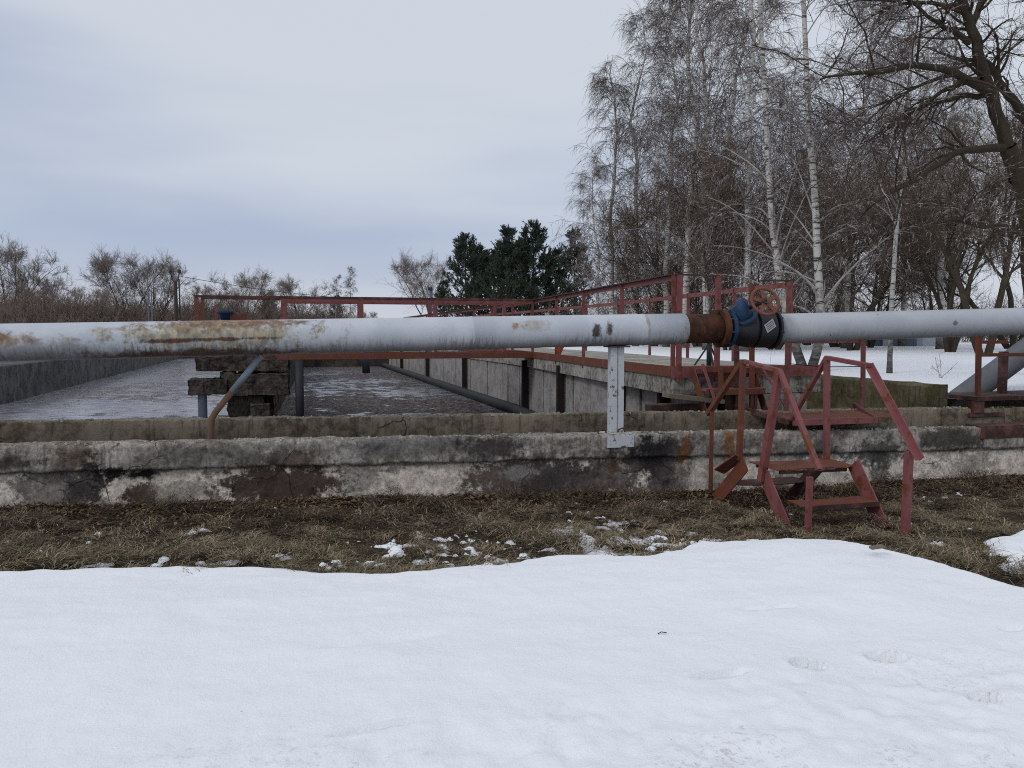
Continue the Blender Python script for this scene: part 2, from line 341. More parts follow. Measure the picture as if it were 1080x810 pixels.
# dead grass ---------------------------------------------------------
def grass(name, n, x0, x1, y0, y1, seed, lenr, label, wallfac=False):
    r = np.random.default_rng(seed)
    x = r.uniform(x0, x1, n); y = r.uniform(y0, y1, n); zs = snow_z(x, y); g = gz(x, y)
    cl = fbm(x * 2.3, y * 2.3, 3, 91); cl2 = fbm(x * 7, y * 7, 2, 92)
    keep = ((zs < g + .006) | ((zs < g + .035) & (r.uniform(0, 1, n) < .55))) & ((cl * .6 + cl2 * .4) > r.uniform(.25, .55, n)) & (y < 7.3)
    keep &= ~((x > 4.05) & (x < 4.75) & (y > 5.7) & (y < 6.7) & (r.uniform(0, 1, n) < .6))
    x, y, g, cl, cl2 = (q[keep] for q in (x, y, g, cl, cl2)); n = len(x)
    az = 2 * PI * fbm(x * 1.8, y * 1.8, 3, 95) * 2 + r.normal(0, .9, n); el = np.clip(r.normal(.45, .35, n), .03, 1.4)
    L = r.uniform(*lenr, n) * (.55 + 1.2 * sstep(.35, .7, cl2)) * (1 + .6 * sstep(5.4, 4.9, y)); wd = r.uniform(.0018, .0036, n)
    dr = np.stack([np.cos(az) * np.cos(el), np.sin(az) * np.cos(el), np.sin(el)], -1); side = np.stack([-np.sin(az), np.cos(az), 0 * az], -1)
    base = np.stack([x, y, g + .004 + .11 * sstep(.46, .62, fbm(x * 4.2, y * 4.2, 3, 97)) * r.uniform(.1, 1, n)], -1); K = 4; P = []
    for k in range(K):
        t_ = k / (K - 1); p = base + dr * (L * t_)[:, None]; p[:, 2] -= L * t_ * t_ * .55 * np.sin(el + .5); p[:, :2] += (side[:, :2] * (r.normal(0, .25, n) * L * t_ * t_)[:, None])
        p[:, 2] = np.maximum(p[:, 2], g + .004 + .012 * t_ + .3 * (base[:, 2] - g)); ww = (wd * (1 - .75 * t_))[:, None]
        P += [p - side * ww, p + side * ww]
    V = np.stack(P, 1).reshape(-1, 3); b = np.arange(n)[:, None] * (2 * K)
    F = np.concatenate([np.stack([b[:, 0] + 2 * k, b[:, 0] + 2 * k + 1, b[:, 0] + 2 * k + 3, b[:, 0] + 2 * k + 2], -1) for k in range(K - 1)])
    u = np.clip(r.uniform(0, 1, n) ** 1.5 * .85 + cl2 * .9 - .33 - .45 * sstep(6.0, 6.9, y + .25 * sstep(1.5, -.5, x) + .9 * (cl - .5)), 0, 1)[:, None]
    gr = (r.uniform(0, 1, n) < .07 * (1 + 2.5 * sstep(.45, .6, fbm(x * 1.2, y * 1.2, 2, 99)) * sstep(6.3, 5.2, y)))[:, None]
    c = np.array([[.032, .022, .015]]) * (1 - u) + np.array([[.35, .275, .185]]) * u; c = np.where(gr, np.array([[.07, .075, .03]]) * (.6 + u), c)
    c = np.repeat(np.concatenate([c, np.ones((n, 1))], 1), 2 * K, 0)
    return tag(link(name, mesh_np(name, V, F, M['blade'], col=c)), label, 'grass', kind='stuff')
t = NT('dead grass', .85, .1); a = t.n.new('ShaderNodeAttribute'); a.attribute_name = 'tone'; t.col(a.outputs['Color']); M['blade'] = t.m
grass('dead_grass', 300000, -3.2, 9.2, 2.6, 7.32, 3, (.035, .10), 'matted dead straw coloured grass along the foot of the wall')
def litter(n, seed):
    r = np.random.default_rng(seed); x = r.uniform(-3, 9, n); y = 7.3 - np.abs(r.normal(0, .45, n)); z = gz(x, y) + .012 + r.uniform(0, .02, n)
    s_ = r.uniform(.01, .024, n); az = r.uniform(0, 6.28, n); ti = r.normal(0, .35, (n, 2))
    u = np.stack([np.cos(az), np.sin(az), ti[:, 0]], -1) * s_[:, None]; v = np.stack([-np.sin(az), np.cos(az), ti[:, 1]], -1) * (s_ * .6)[:, None]; p = np.stack([x, y, z], -1)
    ok = snow_z(x, y) < gz(x, y) + .01; u, v, p = u[ok], v[ok], p[ok]; n = len(p)
    V = np.stack([p - u, p - v, p + u, p + v], 1).reshape(-1, 3); F = np.arange(4 * n).reshape(-1, 4)
    c = np.array([[.05, .03, .02]]) + r.uniform(0, 1, (n, 1)) ** 2 * np.array([[.17, .11, .06]]); c = np.repeat(np.concatenate([c, np.ones((n, 1))], 1), 4, 0)
    tag(link('leaf_litter', mesh_np('leaf_litter', V, F, M['blade'], col=c)), 'dark brown fallen leaves gathered against the foot of the wall', 'leaves', kind='stuff')
litter(14000, 5)
# =================================================================== WALLS IN FRONT
dk = (.016, .014, .014); br = (.075, .053, .044)
fw_blobs = [(-1.02, .24, .0, .0, br, 0)]
def bp(px, py, Y=7.35): v = onY(px, py, Y); return v.x, v.z
fw_blobs = []
for (px, py, rxp, ryp, cc, st) in [
    (78, 486, 17, 15, (.13, .10, .075), .9), (95, 508, 11, 17, dk, .9), (118, 499, 8, 5, dk, .9), (147, 501, 13, 4, (.02, .018, .018), .95), (146, 523, 11, 8, (.06, .04, .03), .9),
    (55, 515, 26, 18, (.13, .115, .105), .8), (80, 523, 8, 12, dk, .6), (295, 512, 50, 16, br, .96), (300, 484, 30, 6, br, .8), (240, 480, 55, 9, (.11, .10, .09), .6),
    (430, 468, 60, 10, (.12, .115, .11), .6), (555, 508, 55, 24, (.105, .082, .072), .9), (520, 472, 30, 10, (.05, .045, .042), .85), (590, 516, 40, 20, (.045, .04, .042), .7),
    (548, 500, 14, 6, (.25, .23, .21), .7), (690, 480, 34, 17, (.022, .021, .022), .95), (640, 505, 38, 20, (.09, .072, .066), .85), (700, 510, 16, 22, (.035, .03, .032), .8),
    (715, 500, 14, 24, (.1, .08, .075), .7), (768, 470, 5, 14, (.24, .10, .03), .8), (722, 478, 4, 14, (.22, .09, .035), .7), (648, 492, 5, 7, (.12, .06, .03), .6),
    (925, 478, 30, 14, (.04, .04, .04), .75), (930, 500, 11, 24, (.05, .05, .048), .65), (868, 478, 20, 12, (.05, .05, .05), .6), (1000, 462, 40, 11, (.05, .048, .042), .8), (1030, 488, 25, 9, (.12, .115, .11), .5),
    (12, 487, 20, 4, (.04, .035, .03), .7), (190, 520, 24, 9, (.11, .10, .09), .5), (380, 505, 16, 14, (.1, .095, .09), .45), (835, 500, 25, 22, (.09, .09, .085), .5), (760, 500, 12, 22, (.1, .09, .085), .5)]:
    x, z = bp(px, py); fw_blobs.append((x, z, rxp * 8 / FOC * 1.15, ryp * 8 / FOC * 1.25, cc, min(1, st * 1.08)))
M['frontwall'] = concrete('stained plastered concrete', (.35, .32, .285), (.125, .108, .092), True, .05, fw_blobs, (.0185, .335, (.74, .66, .57)), 1)
M['wall2'] = concrete('brown lichened concrete', (.24, .195, .14), (.085, .068, .046), True, .15, (), None, 3)
M['mossy'] = concrete('mossy concrete', (.13, .115, .075), (.05, .045, .028), True, .55, (), None, 5)
M['basinwall'] = concrete('dark wet concrete', (.13, .125, .125), (.04, .04, .042), True, 0, (), None, 7)
M['block'] = concrete('blackened concrete', (.075, .063, .052), (.02, .017, .015), True, .05, (), None, 9)
M['fascia'] = concrete('pale streaked concrete', (.33, .31, .28), (.1, .09, .078), True, .06, (), None, 11)
M['panel'] = concrete('grey concrete panel', (.27, .255, .245), (.15, .14, .13), False, 0, (), None, 13, .004)
M['decktop'] = concrete('walked concrete', (.36, .34, .30), (.17, .155, .13), False, .05, (), None, 15)
def wallface(name, mat, label, x0, x1, prof, topf, botf, seed, rough=.012, step=.03, x_as_y=False, cat='wall'):
    """prof(X, v) -> (Y, Z): v runs 0..1 up the face and over the top; chipped with noise"""
    xs = axis(max(x0, -3.4), min(x1, 9.2), step, x0, x1, 1.6); nv = len(prof(0.))
    V = []; P = np.array([prof(x) for x in xs])          # (nx, nv, 2)
    X = np.repeat(xs[:, None], nv, 1); Yc = P[..., 0]; Zc = P[..., 1]
    arc = np.cumsum(np.concatenate([np.zeros((len(xs), 1)), np.hypot(np.diff(Yc), np.diff(Zc))], 1), 1)
    n = fbm(X * 9, arc * 9, 4, seed) - .5; m = fbm(X * 2.2, arc * 3, 3, seed + 5) - .5; chip = sstep(.62, .72, fbm(X * 5, arc * 5 + 3, 4, seed + 9))
    Y2 = Yc + rough * (n * 1.3 + m) + rough * .9 * chip * (Yc < Yc.mean()); Z2 = Zc + rough * (fbm(X * 7, arc * 8 + 50, 4, seed + 13) - .5) * 1.6
    V = np.stack([X, Y2, Z2], -1).reshape(-1, 3); i = (np.arange(len(xs) - 1)[:, None] * nv + np.arange(nv - 1)[None]).ravel()
    F = np.stack([i, i + nv, i + nv + 1, i + 1], -1)
    F = np.concatenate([F, F[:1]])[:-1]
    return tag(link(name, mesh_np(name, V, F, mat, smooth=False)), label, cat)
def lin(a, b, n): return [a + (b - a) * k / n for k in range(n)]
def prof1(x):
    t_ = WTOP(x); lip = t_ - (.245 + .002 * x); yb = 7.385; yf = 7.335; o = []
    o += [(yb, z) for z in lin(-.5, -.15, 2)] + [(yb, z) for z in lin(-.15, lip, 18)] + [(yb - (yb - yf) * k / 2, lip + .012 * k / 2) for k in range(2)]
    o += [(yf, z) for z in lin(lip + .012, t_ - .012, 10)] + [(yf + .003, t_ - .006), (yf + .014, t_)] + [(y, t_ + .003) for y in lin(yf + .03, 7.56, 6)] + [(7.56, t_), (7.57, t_ - .05), (7.57, -.5)]
    return o
wallface('concrete_wall', M['frontwall'], 'long stained concrete wall with flaking white plaster behind the grass', -30, 40, prof1, None, None, 101, .026, .022)
def prof2(x):
    t_ = W2TOP(x); yf = 7.95; o = [(yf, -.5)] + [(yf, z) for z in lin(.1, t_ - .012, 10)] + [(yf + .004, t_ - .005), (yf + .014, t_)] + [(y, t_ + .002) for y in lin(yf + .03, 8.16, 5)] + [(8.16, t_), (8.17, t_ - .05), (8.17, -.8)]
    return o
wallface('channel_wall', M['wall2'], 'low brown concrete wall running just behind the front wall', -30, 40, prof2, None, None, 131, .022, .025)
t = NT('trench silt', .9, .2); t.col(t.mix(t.noise(6, 5), (.02, .018, .015), (.05, .045, .035))); M['silt'] = t.m
tag(MB().box(-30, 40, 7.571, 7.949, -.4, .15).build('trench_floor', M['silt']), 'dark silt in the trench between the two front walls', 'trench', kind='structure')
# fallen bits on the wall tops: crumbs of concrete and moss
def crumbs(n, seed):
    r = np.random.default_rng(seed); V = []; F = []
    for i in range(n):
        w2 = r.random() < .5; x = r.uniform(-2.8, 9); s_ = r.uniform(.006, .02) * (1.3 if r.random() < .1 else 1)
        y = r.uniform(7.96, 8.1) if w2 else r.uniform(7.36, 7.5); z = (W2TOP(x) if w2 else WTOP(x)) + s_ * .4
        b = len(V); a = r.uniform(0, 6.28); pts = [(math.cos(a + k * 1.57) * s_ * r.uniform(.7, 1.2), math.sin(a + k * 1.57) * s_ * r.uniform(.7, 1.2)) for k in range(4)]
        V += [(x + p, y + q, z - s_ * .7) for p, q in pts] + [(x + p * .6, y + q * .6, z + s_ * .5 * r.uniform(.5, 1.2)) for p, q in pts]
        F += [(b, b + 1, b + 5, b + 4), (b + 1, b + 2, b + 6, b + 5), (b + 2, b + 3, b + 7, b + 6), (b + 3, b, b + 4, b + 7), (b + 4, b + 5, b + 6, b + 7)]
    tag(link('rubble', mesh_np('rubble', V, F, M['decktop'])), 'loose crumbs of concrete scattered along the wall tops', 'rubble', kind='stuff')
crumbs(900, 9)
# =================================================================== WATER AND BASINS
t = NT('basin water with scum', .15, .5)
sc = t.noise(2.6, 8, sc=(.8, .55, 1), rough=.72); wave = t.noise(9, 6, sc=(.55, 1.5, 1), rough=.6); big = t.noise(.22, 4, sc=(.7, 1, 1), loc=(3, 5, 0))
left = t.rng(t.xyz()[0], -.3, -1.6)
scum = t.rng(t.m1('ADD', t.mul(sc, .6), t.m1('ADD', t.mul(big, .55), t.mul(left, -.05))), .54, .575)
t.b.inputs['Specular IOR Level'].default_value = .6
sky_rip = t.rng(t.noise(5, 7, sc=(.45, 1.6, 1), loc=(3, 0, 0), rough=.75), .40, .62); water = t.mix(left, t.mix(sky_rip, (.10, .10, .11), (.40, .41, .46)), t.mix(sky_rip, (.19, .185, .205), (.56, .54, .59))); speck = t.rng(t.noise(11, 9, sc=(.9, .7, 1), rough=.85), .44, .6); froth = t.mix(speck, (.03, .023, .022), (.28, .23, .22)); froth = t.mix(t.mul(left, .8), froth, t.mix(speck, (.09, .08, .08), (.52, .48, .49)))  # pale ripple tones are sky reflection painted into the water colour
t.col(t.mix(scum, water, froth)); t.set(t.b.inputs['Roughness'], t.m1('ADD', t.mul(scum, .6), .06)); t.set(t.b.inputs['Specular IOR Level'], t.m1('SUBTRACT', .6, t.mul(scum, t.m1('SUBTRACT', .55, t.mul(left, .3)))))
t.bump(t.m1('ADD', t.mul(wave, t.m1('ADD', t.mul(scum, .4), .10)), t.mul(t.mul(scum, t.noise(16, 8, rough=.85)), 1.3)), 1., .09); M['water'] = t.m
WZ = -.25
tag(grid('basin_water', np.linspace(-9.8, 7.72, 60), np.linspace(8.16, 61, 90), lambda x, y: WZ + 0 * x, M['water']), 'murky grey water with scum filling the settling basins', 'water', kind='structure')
def along(P, Z0, Z1, th, name, mat, label, n=80, side=1, cat='wall', cap=None):
    """a wall along plan line P[0]->P[1], thickness th to one side"""
    a = Vector((*P[0], 0)); b = Vector((*P[1], 0)); tdir = (b - a).normalized(); nn = Vector((tdir.y, -tdir.x, 0)) * side; V = []; F = []
    r = random.Random(len(name)); L = (b - a).length; nv = 7
    for i in range(n + 1):
        p = a + tdir * (L * (i / n) ** 1.5); j = [(0, Z0), (0, (Z0 + Z1) / 2), (0, Z1 - .03), (.02, Z1), (th / 2, Z1 + .004), (th, Z1), (th, Z0)]
        for u, z in j: q = p + nn * (u + r.uniform(-.006, .006)); V.append((q.x, q.y, z + r.uniform(-.008, .008)))
    for i in range(n):
        for k in range(nv - 1): F.append((i * nv + k, i * nv + k + 1, (i + 1) * nv + k + 1, (i + 1) * nv + k))
    m = MB().add(V, F); m.f.append(tuple(range(nv))); m.f.append(tuple(n * nv + k for k in range(nv)))
    return tag(m.build(name, mat), label, cat)
along([(-7.2, 8.18), (-9.35, 60)], -.9, .74, 1.6, 'basin_wall', M['basinwall'], 'dark streaked concrete wall along the left side of the wide basin', side=-1)
along([(-9.35, 60), (-1.2, 60)], -.9, .66, .35, 'basin_wall', M['basinwall'], 'distant concrete wall closing the far end of the left basin', side=-1, n=30)
along([(7.7, 8.18), (7.7, 60.35)], -.9, .93, .25, 'retaining_wall', M['mossy'], 'moss covered concrete wall holding back the snowfield on the right', side=1)
FARY = 43.
along([(-1.2, FARY), (7.69, FARY)], -.9, .62, .4, 'basin_wall', M['block'], 'blackened concrete wall closing the far end of the scummy basin', side=-1, n=30)
# snowfield --------------------------------------------------------------
def fz(x, y):
    s_ = .87 + .10 * (fbm(x * .12, y * .12, 3, 201) - .5) + .03 * (fbm(x * .9, y * .9, 3, 203) - .5)
    near = sstep(9.6, 8.2, y) * sstep(7.0, 8.5, x); return s_ - .16 * near
t = NT('field snow', .7, .2); c = t.mix(t.rng(t.noise(.5, 8, sc=(1, .35, 1), rough=.72), .52, .8, 0, .8), (.80, .82, .85), (.56, .59, .64))
c = t.mix(t.mul(t.rng(t.noise(3.5, 6, sc=(1, .4, 1), loc=(5, 5, 0), rough=.7), .66, .72), .6), c, (.2, .17, .14)); t.col(c).bump(t.noise(5, 7), .5, .03); M['fieldsnow'] = t.m
tag(grid('snow_field', np.concatenate([np.linspace(7.93, 16, 90), np.linspace(16.2, 60, 60), np.array([80, 120, 200, 400, 900.])]), np.concatenate([np.linspace(8.165, 22, 120), np.linspace(22.3, 70, 60), np.array([90, 130, 200, 400, 900.])]), fz, M['fieldsnow']), 'snow covered field between the basins and the trees on the right', 'snowfield', kind='structure')
tag(grid('snow_field', np.array([-900, -400, -200, -100, -60, -40, -25, -15, -9.72]), np.concatenate([np.linspace(8.165, 60.35, 30), np.array([90, 200, 400, 900.])]), lambda x, y: .55 + 0 * x, M['fieldsnow']), 'snowy ground beyond the left basin wall', 'snowfield', kind='structure')
tag(grid('snow_field', np.linspace(-9.7, 7.93, 30), np.concatenate([np.linspace(60.35, 110, 20), np.array([200, 400, 900.])]), lambda x, y: .74 + .0 * x, M['fieldsnow']), 'snowy ground beyond the far ends of the basins', 'snowfield', kind='structure')
tag(grid('snow_field', np.linspace(-1.2, 7.69, 20), np.linspace(FARY + .4, 60.35, 16), lambda x, y: .70 + .04 * fbm(x, y, 2, 3), M['fieldsnow']), 'strip of snow behind the scummy basin', 'snowfield', kind='structure')
# dividing flume between the basins ---------------------------------------
BY = 16.0
blk = thing('flume_end', 'blackened concrete end of the dividing wall between the two basins', 'concrete block', (-1.35, BY, WZ))
def bl(m, name, mat, b=.02, seed=0):
    m.v = [(x + 1.35, y - BY, z - WZ) for x, y, z in m.v]; o = m.build(name, mat, blk, bevel=0 if b else 0)
    if b:      # broken, crumbling faces
        q = o.modifiers.new('cuts', 'SUBSURF'); q.subdivision_type = 'SIMPLE'; q.levels = q.render_levels = 5
        tx = bpy.data.textures.get('crumble') or bpy.data.textures.new('crumble', 'CLOUDS'); tx.noise_scale = .16; tx.noise_depth = 4
        q = o.modifiers.new('crumble', 'DISPLACE'); q.texture = tx; q.strength = .11; q.mid_level = .62; q.texture_coords = 'GLOBAL'
    return o
bl(MB().box(-2.23, -.47, BY, BY + 3, .84, 1.14), 'top_slab', M['block'])
bl(MB().box(-2.34, -1.62, BY - .25, BY + .55, .40, .70), 'ledge_beam', M['block'])
bl(MB().box(-1.615, -.47, BY - .12, BY + .5, .36, .80), 'cross_beam', M['block'])
bl(MB().box(-1.66, -.96, BY + .05, BY + 3, -.6, .355), 'pier', M['block'])
bl(MB().box(-1.2, -.84, BY - .35, BY + .04, -.6, .2), 'pier', M['block'])
bl(MB().box(-1.78, -1.5, BY + .02, BY + .5, .705, .835), 'spacer', M['block'])
bl(MB().tube([(-2.09, BY - .1, -.6), (-2.09, BY - .1, .40)], .085, 14), 'post', M['steelblue'], 0)
bl(MB().box(-.95, -.80, BY + .6, BY + 3, -.4, .84), 'side_plate', M['dkrust'])
along([(-1.7, BY + 3.02), (-1.5, FARY - .02)], -.9, .9, .9, 'dividing_wall', M['block'], 'dark concrete dividing wall running back between the two basins', side=1)
# footbridge across the right basin -----------------------------------------
def railpost(m, p, z0, z1, w=.07): m.angle((p[0], p[1], z0), (p[0], p[1], z1), w, .008)
def shift(m, o):
    m.v = [(x - o[0], y - o[1], z - o[2]) for x, y, z in m.v]; return m
fb = thing('footbridge', 'narrow maroon steel footbridge crossing the scummy basin', 'footbridge', (1.8, BY + .6, 1.1)); FO = (1.8, BY + .6, 1.1)
DX = 4.66
shift(MB().box(-1.02, DX, BY, BY + .06, 1.06, 1.185), FO).build('side_beam', M['redrust'], fb, bevel=.004)
shift(MB().box(-1.02, DX, BY + .86, BY + .92, 1.06, 1.185), FO).build('side_beam', M['redrust'], fb, bevel=.004)
shift(MB().box(-1.02, DX, BY + .065, BY + .855, 1.12, 1.155), FO).build('walkway_plate', M['dkrust'], fb)
for yy in (BY + .03, BY + .89):
    for i, x in enumerate((-.55, .98, 2.5, 3.98)):
        shift(MB().bar((x, yy, 1.19), (x, yy, 2.28), .1 if i == 0 else .075, .05), FO).build('rail_post', M['red'], fb)
    shift(MB().box(-2.2, DX, yy - .03, yy + .03, 2.285, 2.33), FO).build('top_rail', M['dkrust'], fb)
    shift(MB().box(-.55, DX, yy - .021, yy + .021, 2.215, 2.28), FO).build('top_rail', M['red'], fb)
    shift(MB().box(-.5, DX, yy - .02, yy + .02, 1.70, 1.745), FO).build('mid_rail', M['redrust'], fb)
    shift(MB().bar((-2.17, yy, 1.145), (-2.17, yy, 2.285), .07, .05), FO).build('rail_post', M['redrust'], fb)
tag(MB().tube([(-.27, BY - .06, -.6), (-.27, BY - .06, 1.055)], .085, 14).build('support_post', M['darksteel'], smooth=True), 'dark steel post standing in the water under the footbridge end', 'post')
tag(MB().tube([(1.9, 36, .62), (2.35, 36, .2), (2.38, 36, -.3)], .18, 12).build('bent_pipe', M['darksteel'], smooth=True), 'short bent dark pipe entering the far end of the scummy basin', 'pipe')
# valve actuator on the block top
act = thing('gate_actuator', 'small blue actuator with white neck standing on the dividing wall end', 'actuator', (-1.74, BY + .35, 1.14))
MB().tube([(0, 0, 0), (0, 0, .62)], .03, 10).build('stem', M['darksteel'], act, smooth=True)
MB().tube([(0, 0, .62), (0, 0, .74)], .045, 12).build('neck', M['plate'], act, smooth=True)
MB().tube([(.06, 0, .72), (.06, 0, .84), (.06, 0, .845), (.06, 0, .90)], [.1, .11, .17, .16], 18).build('housing', M['blue'], act, smooth=True)
tag(MB().box(-1.66, -1.28, BY + .3, BY + .6, 1.145, 2.0).build('control_box', M['redrust'], bevel=.01), 'dark red steel cabinet beside the small blue actuator', 'cabinet')
tag(MB().box(-1.9, -1.84, BY + .55, BY + .6, 1.145, 2.17).build('marker_post', M['red']), 'thin red post left of the small blue actuator', 'post')
M['greypipe0'] = simple('dirty dark pipe', (.020, .019, .020), .7, .25, var=.4, scale=3)
# right basin wall -------------------------------------------------------------
DA = Vector((4.28, 8.7, 0)); DB = Vector((4.70, 17, 0)); DC = Vector((4.15, 36, 0)); DZ = 1.15
def dl(y, off=0):
    x = DA.x + (DB.x - DA.x) * (y - DA.y) / (DB.y - DA.y) if y < 17 else DB.x + (DC.x - DB.x) * (y - 17) / 19
    return x + off
pw = thing('panel_wall', 'grey concrete panel wall on rusty columns along the right of the basin', 'wall', (4.9, 8.3, WZ)); PO = (4.9, 8.3, WZ)
def po(y): return float(np.interp(y, (8.3, 12, 17, 40), (.42, .16, .04, .02)))
ys_p = [8.35]
while ys_p[-1] < 42: ys_p.append(ys_p[-1] + 1.02)
rr = random.Random(4)
shift(MB().add([(dl(y, .55), y, z) for y in (8.3, 17, 42.9) for z in (-.8, .93)] + [(dl(y, .8), y, z) for y in (8.3, 17, 42.9) for z in (-.8, .93)],
     [(0, 1, 3, 2), (2, 3, 5, 4), (6, 8, 9, 7), (8, 10, 11, 9), (1, 7, 9, 3), (3, 9, 11, 5), (0, 6, 7, 1), (4, 5, 11, 10)]), PO).build('backing_wall', M['dkrust'], pw)
for i in range(len(ys_p) - 1):
    a, b = ys_p[i] + .02 + .03 * rr.random(), ys_p[i + 1] - .02 - .03 * rr.random(); j = rr.uniform(-.015, .015); x0, x1 = dl(a, po(a) + j), dl(b, po(b) + j); zt = .90 + rr.uniform(-.02, .02)
    m = MB().add([(x0, a, -.7), (x1, b, -.7), (x1 + .08, b, -.7), (x0 + .08, a, -.7), (x0, a, zt), (x1, b, zt), (x1 + .08, b, zt), (x0 + .08, a, zt)],
                 [(0, 1, 2, 3), (4, 5, 6, 7), (0, 1, 5, 4), (1, 2, 6, 5), (2, 3, 7, 6), (3, 0, 4, 7)])
    shift(m, PO).build('panel', M['panel'], pw, bevel=.008)
for y in (9.45, 10.9, 13.9, 16.7, 23.0, 29.5, 36.5):
    x = dl(y, po(y) - .16); shift(MB().box(x, x + .14, y, y + .085, -.8, .98), PO).build('column', M['column'], pw)
tag(MB().tube([(dl(y, po(y) - .28), y, -.15) for y in (9, 10.5, 12, 14, 17, 22, 30, 42.9)], .125, 16).build('basin_pipe', M['greypipe0'], smooth=True), 'dark pipe lying along the foot of the panel wall', 'pipe')
# deck
dk_ = thing('raised_walkway', 'raised concrete walkway with maroon railings on the right of the basin', 'walkway', (5.4, 8.6, DZ)); DO = (5.4, 8.6, DZ)
def strip(y0s, o0, o1, z0, z1):
    m = MB(); n = len(y0s); V = []
    for y in y0s: V += [(dl(y, o0), y, z0), (dl(y, o1), y, z0), (dl(y, o1), y, z1), (dl(y, o0), y, z1)]
    F = [(0, 1, 2, 3), (4 * n - 4, 4 * n - 3, 4 * n - 2, 4 * n - 1)]
    for i in range(n - 1):
        for k in range(4): F.append((4 * i + k, 4 * i + (k + 1) % 4, 4 * i + 4 + (k + 1) % 4, 4 * i + 4 + k))
    return m.add(V, F)
ysd = list(np.linspace(8.62, 17, 15)) + list(np.linspace(18, 42.5, 15))
shift(strip(ysd, 0, 2.1, .83, 1.13), DO).build('slab', M['fascia'], dk_, bevel=.01)
shift(strip(ysd, .55, 1.9, .62, .825), DO).build('under_beam', M['fascia'], dk_)
shift(strip(ysd, .05, 2.05, 1.132, 1.15), DO).build('deck_surface', M['decktop'], dk_)
shift(strip(ysd, -.03, -.004, 1.06, 1.19), DO).build('edge_angle', M['redrust'], dk_)
shift(MB().box(4.25, 6.35, 8.585, 8.615, 1.05, 1.19), DO).build('edge_angle', M['red'], dk_)
yf = [8.66, 10.5, 12.4, 14.2, 16.2, 18.0, 20, 22, 24, 26, 28, 30, 32, 34, 36]
for off in (.0, 2.04):
    yy = yf if off == 0 else [9.3, 10.9, 12.6, 14.4, 16.3, 18.4, 20.6, 23, 26, 29, 32, 36]
    zt = 2.3
    for y in yy:
        m = MB(); railpost(m, (dl(y, off), y), 1.0 if off == 0 else 1.15, zt, .06); shift(m, DO).build('rail_post', M['red'], dk_)
    for a, b in zip(yy[:-1], yy[1:]):
        if off == 0:
            shift(MB().bar((dl(a, off), a, zt + .012), (dl(b, off), b, zt + .012), .085, .016), DO).build('top_rail', M['dkrust'], dk_)
            shift(MB().bar((dl(a, off + .02), a, zt - .03), (dl(b, off + .02), b, zt - .03), .02, .06), DO).build('top_rail', M['red'], dk_)
        else: shift(MB().bar((dl(a, off), a, zt - .04), (dl(b, off), b, zt - .04), .03, .07), DO).build('top_rail', M['red'], dk_)
        shift(MB().bar((dl(a, off), a, 1.72), (dl(b, off), b, 1.72), .025, .05), DO).build('mid_rail', M['red'], dk_)
# return of the front railing over the near end
shift(MB().bar((4.28, 8.64, 2.312), (4.88, 8.64, 2.30), .085, .016), DO).build('top_rail', M['dkrust'], dk_)
for x in (4.34, 4.86): shift(MB().bar((x, 8.60, 1.0), (x, 8.60, 2.3), .06, .045), DO).build('rail_post', M['red'], dk_)
shift(MB().bar((6.3, 9.3, 2.26), (5.45, 8.06, 2.2), .03, .07), DO).build('top_rail', M['red'], dk_)
# fire bucket hung on the railing
fbk = thing('fire_bucket', 'orange red cone shaped bucket hanging on the walkway railing under the pipe', 'bucket', (dl(14.2, .06), 14.15, 1.17))
n_ = 24; MB().tube([(0, 0, 0), (0, 0, .02), (0, 0, .34), (0, 0, .36)], [.012, .03, .165, .172], n_).build('bucket_body', M['orange'], fbk, smooth=True)
MB().tube([(-.16, 0, .36), (-.1, 0, .48), (0, 0, .55), (.1, 0, .48), (.16, 0, .36)], .008, 8).build('handle', M['darksteel'], fbk, smooth=True)
# dark board lying under the deck end
tag(MB().bar((4.05, 8.35, .86), (4.75, 8.3, .78), .22, .05).build('loose_board', M['wood']), 'weathered board lying under the near end of the walkway', 'board')
tag(MB().box(3.9, 4.75, 8.42, 8.6, .55, .74).build('timber_beam', M['dkrust'], bevel=.008), 'dark beam under the walkway end behind the low wall', 'beam')
tag(MB().box(4.95, 6.35, 9.6, 9.8, -.8, .98).build('cross_wall', M['block']), 'dark concrete cross wall under the walkway end', 'wall')
